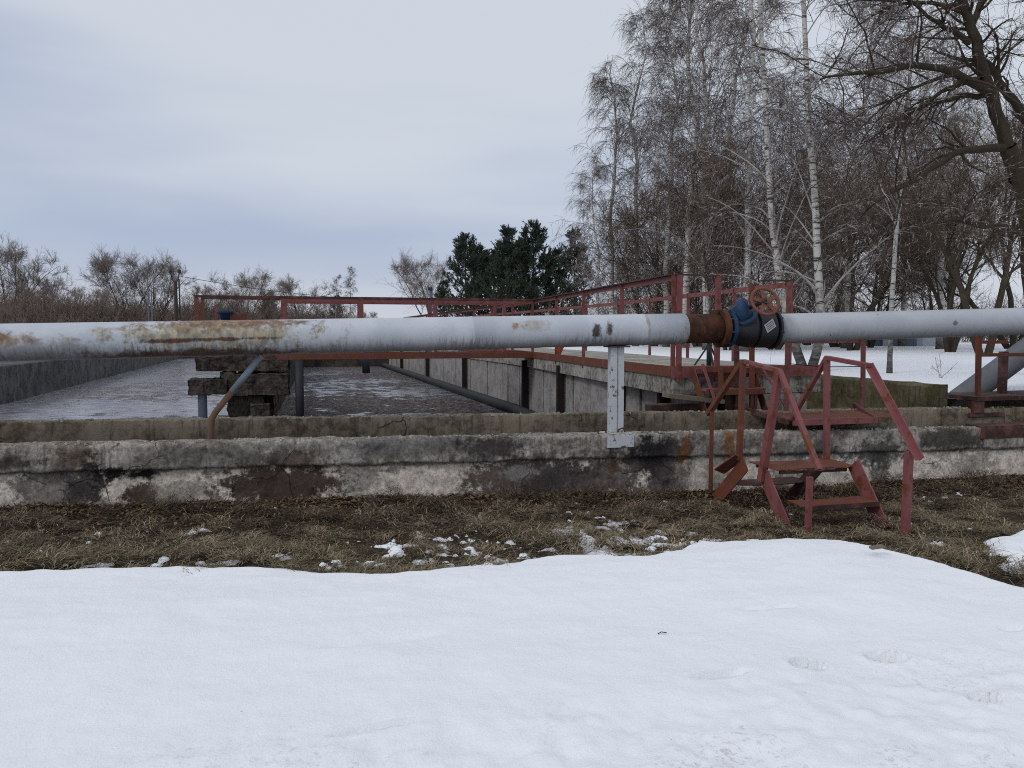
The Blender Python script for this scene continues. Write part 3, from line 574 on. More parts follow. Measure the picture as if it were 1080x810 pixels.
# =================================================================== THE PIPELINE
PY = 7.5
def pipe_mat(name, rustmid=None, right=False):
    t = NT(name, .42, .35); o = t.xyz(); z = o[2]
    paint = t.mix(t.rng(t.noise(3, 6), .35, .7), (.40, .425, .465) if not right else (.35, .365, .395), (.49, .51, .55) if not right else (.40, .415, .445))
    low = t.rng(z, .02, -.15)
    dr1 = t.noise(5, 5, sc=(7, 1.2, .35), rough=.8); drips = t.rng(t.m1('ADD', dr1, t.mul(low, .18)), .56, .70)
    amt = .9 if not right else .22
    drx = t.rng(o[0], .2 if not right else -1, -1.0 if not right else -2, .6, 1)
    c = t.mix(t.mul(t.mul(t.mul(drips, t.rng(t.noise(1.1, 4, sc=(1.6, 1, 1), loc=(8, 1, 1)), .38, .62, .25, 1)), t.rng(z, .06, -.04)), t.mul(drx, amt)), paint, (.085, .075, .068))
    c = t.mix(t.mul(t.rng(z, -.07, -.15), .55 if not right else .35), c, (.11, .10, .095))      # band along the underside: grime plus shade painted into the colour
    fine = t.rng(t.noise(45, 4, loc=(2, 2, 2)), .70, .76); c = t.mix(t.mul(fine, .5), c, (.13, .08, .05))
    chips = t.mul(t.rng(t.vor(5.5, sc=(1, 1, 1), feat='F1', loc=(1, .5, 0), warp=.1), .075, .05), t.rng(t.noise(2.2, 3, loc=(7, 7, 7)), .52, .6))
    c = t.mix(t.mul(chips, .85), c, (.06, .04, .03))
    if rustmid is not None:
        for (cx, cz, rx, rz, cc, st) in rustmid:
            f = t.blob(cx, cz, rx, rz, seed=int(cx * 10) % 17 + 1, warp=.8, soft=.5)
            c = t.mix(t.mul(f, st), c, t.mix(t.rng(t.noise(22, 6, sc=(1, 1, .5)), .35, .65), cc, tuple(q * .4 for q in cc)))
    t.col(c); t.bump(t.m1('ADD', t.noise(30, 5), t.mul(chips, -.6)), .25, .004); return t.m
def xat(px): return onY(px, 350, PY).x
rm = [(xat(240), .135, .62, .06, (.20, .07, .032), 1.), (xat(225), .03, .75, .11, (.34, .27, .16), .85), (xat(225), -.008, .5, .014, (.09, .04, .02), .95), (xat(190), -.02, .3, .012, (.08, .035, .02), .9), (xat(205), -.14, .8, .05, (.10, .045, .025), .85),
      (xat(20), .03, .18, .05, (.30, .17, .08), .7), (xat(5), .04, .12, .03, (.25, .12, .05), .8), (xat(623), .0, .035, .055, (.05, .03, .02), .95), (xat(637), .01, .03, .07, (.05, .03, .02), .95), (xat(540), .06, .03, .03, (.3, .13, .05), .8), (xat(560), .07, .14, .05, (.36, .28, .2), .5),
      (xat(678), .05, .018, .14, (.28, .18, .09), .6), (xat(722), .0, .07, .12, (.35, .3, .26), .5), (xat(120), .1, .12, .02, (.35, .25, .16), .4), (xat(40), -.06, .5, .08, (.2, .17, .15), .5)]
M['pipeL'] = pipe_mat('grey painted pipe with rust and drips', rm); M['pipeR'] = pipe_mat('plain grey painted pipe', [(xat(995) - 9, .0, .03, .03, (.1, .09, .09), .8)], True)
def mkpipe(name, xa, za, xb, zb, r, mat, label, origin_x, ringsat=(), seg=64):
    L = math.hypot(xb - xa, zb - za); ang = math.atan2(zb - za, xb - xa); pts = []; rs = []
    xs_ = sorted(set([xa, xb] + list(np.linspace(xa, xb, 30)) + [q + e for q in ringsat for e in (-.012, -.006, 0, .006, .012)]))
    for x in xs_:
        k = 0
        for q in ringsat:
            if abs(x - q) < .007: k = .004
        pts.append(((x - origin_x) / math.cos(ang), 0, 0)); rs.append(r + k)
    o = MB().tube(pts, rs, seg).build(name, mat, smooth=True)
    o.location = (origin_x, PY, za + (zb - za) * (origin_x - xa) / (xb - xa)); o.rotation_euler = (0, -ang, 0); return tag(o, label, 'pipe')
# object coordinates of the left pipe start at world X = 0 so the rust marks sit where measured
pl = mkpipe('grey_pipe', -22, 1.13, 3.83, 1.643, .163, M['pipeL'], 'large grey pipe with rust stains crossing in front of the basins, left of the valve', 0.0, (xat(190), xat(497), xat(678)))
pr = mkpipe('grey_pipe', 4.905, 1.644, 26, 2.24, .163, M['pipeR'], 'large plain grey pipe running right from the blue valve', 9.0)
t = NT('bare rusted pipe', .85, .2); c = t.mix(t.rng(t.noise(5, 8, sc=(1.5, 1, 1), rough=.7), .35, .68), (.028, .015, .011), (.115, .042, .02)); c = t.mix(t.rng(t.noise(9, 4, sc=(3, .5, .5), loc=(3, 3, 3)), .62, .78), c, (.19, .075, .028)); t.col(c).bump(t.noise(40, 6), .5, .006); M['rustpipe'] = t.m
rp = thing('rusty_pipe_section', 'short bare rusty pipe section with flange left of the blue valve', 'pipe', (4.06, PY, 1.646))
MB().tube([(-.235, 0, 0), (-.22, 0, 0), (.19, 0, 0)], [.158, .1565, .1565], 64).build('pipe_barrel', M['rustpipe'], rp, smooth=True)
MB().tube([(.19, 0, 0), (.192, 0, 0), (.243, 0, 0), (.245, 0, 0)], [.16, .205, .205, .16], 48).build('flange', M['rustpipe'], rp, smooth=False)
MB().box(.1, .17, -.04, .04, .15, .2).build('lifting_lug', M['rustpipe'], rp)
ax = Vector((-.12, -.85, .42)).normalized(); s0 = Vector((-.07, -.06, .08));
# valve
gv = thing('gate_valve', 'blue and black gate valve with a rusty handwheel joining the pipes', 'valve', (4.60, PY, 1.645)); gv.scale = (.93, 1, 1)
MB().tube([s0 * .9 + Vector((-.03, -.02, .04)), s0 * .9 + Vector((-.045, -.03, .065))], .155, 24).build('bonnet_flange', M['blue'], gv, bevel=.004)
MB().tube([(-.28, 0, 0), (-.235, 0, 0), (-.233, 0, 0)], [.2, .2, .15], 40).build('flange', M['blue'], gv, bevel=.004)
MB().tube([(-.235, 0, 0), (-.2, 0, 0), (-.1, 0, 0), (.0, 0, 0), (.06, 0, 0)], [.15, .155, .19, .205, .19], 40).build('valve_body', M['black'], gv, smooth=True)
MB().tube([(.06, 0, 0), (.065, 0, 0), (.27, 0, 0), (.30, 0, 0)], [.17, .208, .208, .19], 48).build('drum', M['black'], gv, bevel=.006)
MB().tube([(.302, 0, 0), (.332, 0, 0)], .225, 40).build('flange', M['black'], gv, bevel=.004)
for k in range(8):
    a = k * PI / 4 + .2
    MB().tube([(.295, .205 * math.cos(a), .205 * math.sin(a)), (.35, .205 * math.cos(a), .205 * math.sin(a))], .013, 6).build('bolt', M['black'], gv)
    MB().tube([(-.31, .185 * math.cos(a), .185 * math.sin(a)), (-.225, .185 * math.cos(a), .185 * math.sin(a))], .012, 6).build('bolt', M['blue'], gv)
bo = MB(); bo.tube([s0, s0 + ax * .03 + Vector((-.07, 0, .10)), Vector((-.15, -.12, .27)), Vector((-.14, -.15, .31))], [.125, .105, .075, .035], 20); bo.build('bonnet', M['blue'], gv, smooth=True)
MB().bar((-.27, -.08, .17), (-.13, -.13, .27), .07, .08).build('bonnet_arm', M['blue'], gv, bevel=.01)
wc = Vector((.035, -.28, .285))
MB().tube([Vector((-.10, -.1, .2)), wc + ax * .04], .022, 12).build('stem', M['black'], gv, smooth=True)
hw = link('handwheel', None, gv); hw.location = wc; hw.rotation_mode = 'QUATERNION'; hw.rotation_quaternion = ax.to_track_quat('Z', 'Y')
def torus(R, r, n=40, k=10):
    m = MB(); V = [((R + r * math.cos(b * 2 * PI / k)) * math.cos(a * 2 * PI / n), (R + r * math.cos(b * 2 * PI / k)) * math.sin(a * 2 * PI / n), r * .9 * math.sin(b * 2 * PI / k)) for a in range(n) for b in range(k)]
    F = [(a * k + b, ((a + 1) % n) * k + b, ((a + 1) % n) * k + (b + 1) % k, a * k + (b + 1) % k) for a in range(n) for b in range(k)]; return m.add(V, F)
torus(.155, .018).build('rim', M['rustwheel'], hw, smooth=True)
for k in range(5):
    a = k * 2 * PI / 5 + .4; MB().bar((.02 * math.cos(a), .02 * math.sin(a), 0), (.147 * math.cos(a), .147 * math.sin(a), 0), .045, .016).build('spoke', M['rustwheel'], hw, bevel=.003)
MB().tube([(0, 0, -.03), (0, 0, .03)], .034, 14).build('hub', M['rustwheel'], hw)
pt = link('data_plate', None, gv); pt.location = (.155, -.212, .03); pt.rotation_euler = (math.radians(90 + 6), math.radians(-33), 0)
MB().box(-.065, .065, -.05, .05, -.002, .002).build('plate_sheet', M['plate'], pt)
mm = MB(); rr = random.Random(8)
for r_ in range(4):
    x = -.05
    while x < .045: w_ = rr.uniform(.006, .018); mm.box(x, min(x + w_, .055), -.034 + r_ * .02, -.026 + r_ * .02, .0024, .0034); x += w_ + .006
mm.build('print', M['ink'], pt)
# pipe support
sp = thing('pipe_support', 'pale grey steel post on the wall top holding up the big pipe', 'post', (3.07, PY, WTOP(3.07)))
h_ = 1.625 - .163 - WTOP(3.07)
t = NT('flaking white grey paint', .6, .3); c = t.mix(t.rng(t.noise(12, 7, rough=.7), .56, .64), t.mix(t.noise(4, 4, sc=(1, 1, .3)), (.36, .38, .41), (.55, .57, .60)), (.12, .06, .04)); c = t.mix(t.rng(t.noise(20, 5, sc=(4, 4, .4), loc=(1, 1, 1)), .6, .75, 0, .6), c, (.15, .13, .12)); t.col(c).bump(t.noise(50, 4), .3, .003); M['palepost'] = t.m
MB().box(-.075, -.004, -.05, .05, .012, h_ - .012).build('channel', M['palepost'], sp, bevel=.004)
MB().box(.004, .075, -.04, .06, .012, h_ - .012).build('channel', M['palepost'], sp, bevel=.004)
MB().box(-.105, .115, -.1, .1, h_ - .012, h_ + .004).build('saddle', M['dkrust'], sp)
MB().box(-.16, .13, -.14, .06, .0, .011).build('base_plate', M['palepost'], sp)
MB().box(-.16, .13, -.182, -.168, -.13, -.005).build('anchor_plate', M['palepost'], sp)
m = MB(); m.tube([(-.24, -.1, .0), (-.23, -.1, .035), (-.19, -.1, .05), (-.15, -.1, .035), (-.14, -.1, 0)], .009, 8); m.build('lifting_eye', M['dkrust'], sp)
m = MB(); m.tube([(-.02, -.1, .01), (-.01, -.1, .045), (.04, -.1, .06), (.07, -.1, .01)], .009, 8); m.build('lifting_eye', M['dkrust'], sp)
# rusty scrap under the pipe: brace
b0 = onY(222, 464, 7.62); b1 = onY(223, 440, 7.62); b2 = onY(275, 376, 7.52)
bc = thing('pipe_brace', 'slanting blue grey tube propping the pipe from the trench', 'brace', b1)
M['bracetip'] = simple('blue grey paint over rust', (.17, .2, .25), .5, .4, var=.5, scale=9)
mid = b1 + (b2 - b1) * .42
MB().tube([mid - b1, b2 - b1], .031, 16).build('upper_tube', M['bracetip'], bc, smooth=True)
MB().tube([Vector((b0.x, b0.y, .2)) - b1, b0 - b1, Vector((0, 0, -.02)), (mid - b1) * .2, (mid - b1) * 1.0], .029, 16).build('lower_tube', simple('brown rust', (.14, .085, .06), .85, .1, var=.35), bc, smooth=True)
# =================================================================== STILE OVER THE GROUND IN FRONT OF THE WALL
XL, XR = 4.0, 4.8; ST = (4.4, 6.2, -.06)
st = thing('steel_steps', 'maroon steel steps with trapezoid handrails in front of the wall', 'steps', ST)
def sm(m, name, mat='red', b=.003): return shift(m, ST).build(name, M[mat], st, bevel=b)
A, B, C, Dp = Vector((XL, 7.18, .81)), Vector((XL, 6.58, 1.33)), Vector((XL, 5.99, 1.265)), Vector((XL, 5.40, .48))
A2, B2, C2, D2 = Vector((XR, 6.95, .70)), Vector((XR, 6.41, 1.36)), Vector((XR, 5.82, 1.31)), Vector((XR, 5.20, .57))
sm(MB().angle(A + Vector((0, .06, -.06)), B, .05, .008, flip=-1), 'handrail', 'redrust'); sm(MB().bar(B, C, .05, .035), 'handrail'); sm(MB().bar(C + Vector((0, 0, .01)), Dp, .045, .035), 'handrail')
sm(MB().bar(A2, B2, .05, .035), 'handrail'); sm(MB().bar(B2 + Vector((0, .01, 0)), C2, .05, .04), 'handrail'); sm(MB().angle(C2 + Vector((0, .01, .01)), D2, .056, .009), 'handrail')
sm(MB().angle(A + Vector((0, 0, -.92)), A + Vector((0, 0, -.01)), .048, .008), 'rail_post', 'redrust')
sm(MB().angle(B + Vector((0, 0, -.02)), (XL + .0, 6.62, .36), .048, .008), 'rail_post', 'redrust')
sm(MB().angle(C + Vector((0, 0, -.02)), (XL - .02, 6.20, .24), .062, .009), 'rail_post')
sm(MB().bar((XL, 5.52, .40), (XL, 5.53, -.16), .05, .035), 'rail_post')
sm(MB().bar(B2, (XR, 6.37, .34), .058, .035), 'rail_post')
sm(MB().angle(D2 + Vector((0, .12, .05)), (XR, 5.33, -.15), .056, .009), 'rail_post')
sm(MB().bar((XL, 6.6, .40), (XL - .1, 6.82, .22), .13, .012, twist=.5), 'bent_plate', 'redrust')
# top tread: thin plate, torn along its front edge
def plate(x0, x1, y0, y1, z, tear, seed, th=.008, n=26):
    r = random.Random(seed); m = MB(); V = []
    for i in range(n + 1):
        x = x0 + (x1 - x0) * i / n; yy = y0 + tear * r.random() ** 2; sag = .02 * math.sin(i / n * PI) + r.uniform(-.002, .002)
        V += [(x, yy, z - sag - .01 * r.random()), (x, (yy + y1) / 2, z - sag), (x, y1, z - sag * .5)]
    k = len(V); V += [(a, b, c_ - th) for a, b, c_ in V]; F = []
    for i in range(n):
        for j in range(2):
            a = i * 3 + j; F += [(a, a + 1, a + 4, a + 3), (k + a, k + a + 3, k + a + 4, k + a + 1)]
        F += [(i * 3, i * 3 + 3, k + i * 3 + 3, k + i * 3), (i * 3 + 2, k + i * 3 + 2, k + i * 3 + 5, i * 3 + 5)]
    F += [(0, k, k + 1, 1), (1, k + 1, k + 2, 2), (3 * n, 3 * n + 1, k + 3 * n + 1, k + 3 * n), (3 * n + 1, 3 * n + 2, k + 3 * n + 2, k + 3 * n + 1)]
    return m.add(V, F)
sm(plate(XL - .02, XR + .03, 5.98, 6.42, .385, .05, 2), 'tread', 'redrust', 0)
sm(MB().bar((XL + .05, 6.03, .35), (XR - .04, 6.03, .345), .012, .045), 'tread_angle', 'dkrust'); sm(MB().bar((XL + .05, 6.40, .35), (XR - .04, 6.40, .35), .012, .05), 'tread_angle', 'dkrust')
sm(plate(XL + .02, XR - .02, 5.62, 5.86, .13, .015, 5), 'tread', 'redrust', 0); sm(MB().bar((XL + .02, 5.62, .105), (XR - .02, 5.62, .105), .01, .045), 'tread_angle', 'dkrust')
sm(plate(XL - .02, XR - .05, 6.60, 6.84, .13, .02, 6), 'tread', 'dkrust', 0)
sm(MB().bar((XR, 5.99, .40), (XR, 5.58, -.12), .012, .17, up=(0, 1, 0)), 'stringer')
sm(MB().bar((XL, 6.22, .33), (XL, 5.80, -.15), .012, .16, up=(0, 1, 0)), 'stringer')
sm(MB().bar((XR - .03, 6.38, .37), (XR - .1, 6.82, -.12), .012, .16, up=(0, 1, 0)), 'stringer', 'dkrust')
sm(MB().bar((XL, 6.5, .35), (XL - .08, 6.95, -.12), .012, .17, up=(0, 1, 0)), 'stringer', 'redrust')
# =================================================================== LANDING OVER THE TRENCH AND UPPER FLIGHT
LO = (5.8, 7.7, .6); ld = thing('steel_landing', 'rusty steel landing bridging the trench with tall maroon posts', 'landing', LO)
def lm(m, name, mat='red', b=.003): return shift(m, LO).build(name, M[mat], ld, bevel=b)
lm(plate(5.02, 6.5, 7.30, 8.28, .665, .03, 11), 'deck_plate', 'redrust', 0)
lm(MB().box(5.05, 6.12, 7.255, 7.295, .59, .66), 'edge_beam'); lm(MB().bar((6.12, 7.28, .625), (6.55, 8.2, .70), .04, .06), 'edge_beam', 'redrust')
lm(MB().bar((5.0, 7.3, .63), (4.95, 8.2, .70), .04, .06), 'edge_beam', 'dkrust')
P1 = onY(829, 298, 8.0); P2 = onY(909, 356, 8.0)
lm(MB().angle((5.43, 8.0, .60), (5.43, 8.0, 2.2), .07, .01), 'rail_post'); lm(MB().angle((6.5, 8.0, .52), (6.47, 8.0, 1.56), .07, .01), 'rail_post')
lm(MB().bar((5.10, 8.0, 2.21), (5.45, 8.0, 2.215), .09, .018), 'top_rail', 'dkrust'); lm(MB().bar((5.43, 8.05, 1.5), (6.47, 8.05, 1.5), .03, .05), 'top_rail')
lm(MB().tube([(5.46, 8.0, 1.235), (5.95, 8.0, 1.19), (6.47, 8.0, 1.19)], .006, 6), 'cable', 'darksteel', 0)
UO = (4.9, 8.3, .6); uf = thing('upper_steps', 'short maroon steel steps rising from the landing to the concrete walkway', 'steps', UO)
def um(m, name, mat='red', b=.003): return shift(m, UO).build(name, M[mat], uf, bevel=b)
um(MB().box(4.5, 5.3, 8.2, 8.42, .905, .935), 'tread'); um(MB().box(4.52, 5.28, 8.185, 8.197, .86, .93), 'tread_angle', 'redrust')
um(MB().box(4.5, 5.36, 8.5, 8.58, 1.10, 1.17), 'tread')
um(MB().bar((4.50, 8.2, .62), (4.5, 8.55, 1.16), .012, .12, up=(0, 1, 0)), 'stringer', 'redrust'); um(MB().bar((5.32, 8.2, .60), (5.32, 8.55, 1.16), .012, .12, up=(0, 1, 0)), 'stringer', 'redrust')
a = onY(741, 384, 8.3); b = onY(756, 428, 8.1); um(MB().bar(a, b, .05, .012), 'handrail')
a = onY(803, 386, 8.3); b = onY(832, 436, 8.05); um(MB().bar(a, b, .05, .012), 'handrail')
for px, y0, y1 in ((760, 388, 425), (796, 413, 432), (777, 360, 462), (793, 300, 430)):
    a = onY(px, y0, 8.25); b = onY(px, y1, 8.25); um(MB().bar(a, b, .055, .04), 'support_leg', 'redrust' if px != 777 else 'dkrust')
um(MB().bar(onY(740, 389, 8.45), onY(822, 392, 8.45), .04, .07), 'edge_beam', 'redrust')
# lamp-post-like small pedestal behind the valve (a small handwheel stand)
hs = thing('valve_stand', 'small dark floor stand with a flat handwheel behind the big valve', 'valve stand', (5.25, 9.5, 1.15))
MB().tube([(0, 0, 0), (0, 0, .38)], .035, 12).build('stem', M['darksteel'], hs, smooth=True); torus(.16, .016, 28, 8).build('handwheel', M['dkrust'], hs).location = (0, 0, .40)
for k in range(4): MB().bar((0, 0, .40), (.155 * math.cos(k * PI / 2), .155 * math.sin(k * PI / 2), .40), .02, .012).build('spoke', M['dkrust'], hs)
for k in range(3): MB().bar((0, 0, .3), (.2 * math.cos(k * 2.1 + .3), .2 * math.sin(k * 2.1 + .3), .0), .02, .02).build('leg', M['darksteel'], hs)
# =================================================================== RIGHT EDGE PLATFORM
RO = (8.6, 8.0, .6); rpz = thing('steel_platform', 'rusty steel platform with low railing at the right end of the walls', 'platform', RO)
def rm_(m, name, mat='redrust', b=.003): return shift(m, RO).build(name, M[mat], rpz, bevel=b)
rm_(MB().bar((8.25, 8.0, .58), (8.22, 8.0, 1.56), .055, .05), 'rail_post'); rm_(MB().box(8.2, 8.68, 7.98, 8.02, 1.46, 1.50), 'top_rail'); rm_(MB().box(8.2, 10.4, 7.98, 8.02, 1.295, 1.34), 'mid_rail')
rm_(MB().bar((9.0, 8.35, .7), (9.0, 8.35, 1.35), .09, .08), 'rail_post', 'dkrust'); rm_(MB().bar((10.2, 8.0, .7), (10.2, 8.0, 1.56), .07, .05), 'rail_post')
rm_(MB().box(8.13, 10.5, 7.9, 8.6, .735, .79), 'deck_plate', 'dkrust'); rm_(MB().box(8.05, 8.6, 7.92, 8.0, .53, .58), 'bracket', 'dkrust'); rm_(MB().box(8.1, 8.25, 7.9, 8.1, .585, .73), 'leg', 'dkrust')
rm_(MB().box(9.0, 9.12, 7.9, 8.02, .5, .73), 'leg', 'dkrust')
tag(MB().box(7.62, 13, 7.32, 7.56, WTOP(8) - .125, WTOP(8) + .028).build('steel_beam', M['dkrust'], bevel=.004), 'rusty steel beam lying on the right end of the front wall', 'beam')
M['greypipe'] = simple('dull grey pipe paint', (.11, .115, .125), .55, .3, var=.3, scale=5)
d0 = onY(985, 442, 8.75); d1 = onY(1090, 364, 8.75); ee = (d1 - d0)
tag(MB().tube([d0 - ee * .05, d0, d1, d1 + ee * 1.5], .165, 32).build('slanting_pipe', M['greypipe'], smooth=True), 'dark grey pipe slanting up to the right behind the walls', 'pipe')
tag(MB().bar(onD(918, 578, 4.9), onD(932, 576, 4.9), .045, .012).build('scrap_board', M['wood']), 'small scrap of grey board at the edge of the snow bank', 'board')
tag(MB().box(8.35, 11, 8.62, 8.95, .2, .77).build('dark_block', M['block'], bevel=.02), 'dark concrete block behind the rusty platform at the right edge', 'concrete block')
# far shed
sh = thing('shed', 'long low grey shed far across the snowfield under the pipe', 'shed', onD(952, 364, 42)); sh.location.z = .84
M['shed'] = simple('grey blue cladding', (.30, .33, .38), .7, .2, var=.12, scale=1.2); M['shedd'] = simple('dark shed wall', (.10, .12, .16), .7, .2)
sh.rotation_euler = (0, 0, -.35); sh.scale = (.85, .85, .85)
MB().box(-1.2, 1.2, 0, 2.5, -.2, 1.7).build('wall', M['shed'], sh); MB().box(1.205, 2.0, 0, 2.5, -.2, 1.72).build('side_annex', simple('pale cladding', (.42, .45, .5), .7), sh); MB().box(-2.1, -1.21, .2, 2.4, -.2, 1.65).build('wall', M['shedd'], sh)
MB().box(-2.2, 2.15, -.15, 2.65, 1.725, 1.86).build('roof', M['fieldsnow'], sh)
for x in (-.5, .5): MB().box(x - .35, x + .35, -.03, -.003, .0, 1.4).build('door', M['shedd'], sh)

# =================================================================== TREES
def nrm(v): return v / np.maximum(np.linalg.norm(v, axis=-1, keepdims=True), 1e-9)
def tubes(P, R, n):
    """P (N,K,3) centre lines, R (N,K) radii -> verts, quads"""
    N, K, _ = P.shape; T = np.gradient(P, axis=1); T = nrm(T)
    ref = np.zeros_like(T); ref[..., 0] = 1; ref[..., 1] = .31; ref[np.abs(T[..., 0]) > .8] = (0, 0, 1)
    U = nrm(np.cross(T, ref)); W = np.cross(T, U)
    a = np.arange(n) * 2 * PI / n
    V = P[:, :, None] + R[:, :, None, None] * (U[:, :, None] * np.cos(a)[None, None, :, None] + W[:, :, None] * np.sin(a)[None, None, :, None])
    i = np.arange(N)[:, None, None] * K * n + np.arange(K - 1)[None, :, None] * n; k = np.arange(n)[None, None]; k2 = (k + 1) % n
    F = np.stack([i + k, i + k2, i + n + k2, i + n + k], -1).reshape(-1, 4)
    return V.reshape(-1, 3), F
class Wood:
    def __init__(s): s.V = []; s.F = []; s.b = 0; s.mi = []
    def add(s, P, R, n, mi=0):
        V, F = tubes(P, R, n); s.mi.append(np.full(len(F), mi, np.int32)); s.V.append(V); s.F.append(F + s.b); s.b += len(V)
    def mesh(s, name, mat, mat2=None):
        me = mesh_np(name, np.concatenate(s.V), np.concatenate(s.F), mat, smooth=True)
        if mat2: me.materials.append(mat2); me.polygons.foreach_set('material_index', np.concatenate(s.mi)); me.update()
        return me
def grow(r, start, dirn, L, r0, r1, K, droop=0., wander=.12, lift=0.):
    """curved shoots: droop bends them down along their length, lift bends them up"""
    N = len(start); P = np.zeros((N, K, 3)); P[:, 0] = start; d = dirn.copy(); step = (L / (K - 1))[:, None]
    for k in range(1, K):
        d = d + r.normal(0, wander, (N, 3)); d[:, 2] += (lift - droop) / (K - 1) * 1.0; d = nrm(d); P[:, k] = P[:, k - 1] + d * step
    t = np.linspace(0, 1, K)[None]; R = r0[:, None] * (1 - t) + r1[:, None] * t; return P, R
def kids(r, P, R, m, tlo, thi, ang, angs, tpow=1.):
    """m shoots per parent: start points, directions at an angle to the parent, parent t and radius there"""
    N, K, _ = P.shape; t = tlo + (thi - tlo) * r.uniform(0, 1, (N, m)) ** tpow; f = t * (K - 1); i = np.minimum(f.astype(int), K - 2); w_ = (f - i)[..., None]
    n = np.arange(N)[:, None]; p = P[n, i] * (1 - w_) + P[n, i + 1] * w_; rad = R[n, i] * (1 - w_[..., 0]) + R[n, i + 1] * w_[..., 0]
    T = nrm(P[n, i + 1] - P[n, i]); q = r.normal(0, 1, T.shape); q = nrm(q - T * (q * T).sum(-1, keepdims=True)); a = r.normal(ang, angs, (N, m))[..., None]
    d = T * np.cos(a) + q * np.sin(a); return p.reshape(-1, 3), d.reshape(-1, 3), t.ravel(), rad.ravel()
def birch(seed, Ht, lean=(0, 0), r0=.15, n1=62, n2=8, n3=7, stems=None, low=.14, tw=.0082, tl=1.0, wid=.2):
    r = np.random.default_rng(seed); tr = Wood(); cr = Wood()
    if stems is None:
        K = 16; z = np.linspace(0, 1, K); wx = np.cumsum(r.normal(0, .012, K)) * Ht; wy = np.cumsum(r.normal(0, .012, K)) * Ht
        P = np.stack([lean[0] * z ** 1.3 + wx * z, lean[1] * z ** 1.3 + wy * z, z * Ht - .1], -1)[None]; R = (r0 * (1 - z) ** .85 + .012)[None]; R[0, 0] *= 1.35
    else:
        P = np.array(stems); z = np.linspace(0, 1, P.shape[1]); R = np.repeat((r0 * (1 - z) ** .7 + .012)[None], len(P), 0)
    tr.add(P, R, 9)
    p, d, t, rd = kids(r, P, R, n1, low, .985, .6, .14, .95)
    d[:, 2] = np.abs(d[:, 2]) * .8 + .2; d = nrm(d); L = Ht * (wid * (1 - t) ** .6 + .03) * r.uniform(.6, 1.25, len(t)) * sstep(0, .25, t)
    b1, r1 = grow(r, p, d, L, np.minimum(rd * .3, .026), np.full(len(t), .006), 9, .95, .06); tr.add(b1, r1, 5, 1)
    p, d, t2, rd = kids(r, b1, r1, n2, .1, 1., .6, .22); L2 = np.repeat(L, n2) * r.uniform(.2, .5, len(t2))
    b2, r2 = grow(r, p, d, L2, np.full(len(t2), .0075), np.full(len(t2), tw * .8), 6, 1.0, .10); cr.add(b2, r2, 3)
    p, d, t3, rd = kids(r, b2, r2, n3, .05, 1., .6, .3); L3 = r.uniform(.25, .95, len(t3)) * tl
    b3, r3 = grow(r, p, d, L3, np.full(len(t3), tw * .8), np.full(len(t3), tw * .5), 5, 1.1, .13); cr.add(b3, r3, 3)
    return tr.mesh('trunk', M['birchbark'], M['birchlimb']), cr.mesh('crown', M['birchtwig'])
def broad(seed, Ht, stems=3, spread=.35, r0=.12, n1=9, n2=7, n3=7, n4=6, tw=.007, up=.5, mats=('bark', 'twig'), low=.25, tl=1.):
    r = np.random.default_rng(seed); tr = Wood(); cr = Wood(); az = r.uniform(0, 6.28) + np.arange(stems) * 2 * PI / stems + r.normal(0, .3, stems)
    sp = r.uniform(.4, 1.2, stems) * spread; d = nrm(np.stack([np.cos(az) * sp, np.sin(az) * sp, np.ones(stems)], -1)); st_ = np.stack([np.cos(az) * .1, np.sin(az) * .1, np.full(stems, -.1)], -1) * (stems > 1)
    P, R = grow(r, st_, d, Ht * r.uniform(.8, 1., stems), np.full(stems, r0), np.full(stems, .02), 12, 0, .10); tr.add(P, R, 8)
    p, d, t, rd = kids(r, P, R, n1, low, .98, .8, .2, .8); L = Ht * (.30 * (1 - t) + .13) * r.uniform(.7, 1.3, len(t))
    b1, r1 = grow(r, p, d, L, np.minimum(rd * .55, .07), np.full(len(t), .014), 8, 0, .16, up); tr.add(b1, r1, 5)
    p, d, t2, rd = kids(r, b1, r1, n2, .2, 1, .75, .25); L2 = np.repeat(L, n2) * r.uniform(.3, .75, len(t2))
    b2, r2 = grow(r, p, d, L2, np.minimum(rd * .6, .025), np.full(len(t2), .009), 6, 0, .2, up * .6); tr.add(b2, r2, 4)
    p, d, t3, rd = kids(r, b2, r2, n3, .15, 1, .75, .3); L3 = np.repeat(L2, n3) * r.uniform(.35, .8, len(t3)) * tl
    b3, r3 = grow(r, p, d, L3, np.full(len(t3), tw), np.full(len(t3), tw * .6), 5, 0, .16, .3); cr.add(b3, r3, 3)
    if n4:
        p, d, t4, rd = kids(r, b3, r3, n4, .1, 1, .7, .3); L4 = r.uniform(.2, .65, len(t4)) * tl
        b4, r4 = grow(r, p, d, L4, np.full(len(t4), tw * .6), np.full(len(t4), tw * .35), 3, 0, .2, .2); cr.add(b4, r4, 3)
    return tr.mesh('trunk', M[mats[0]]), cr.mesh('crown', M[mats[1]])
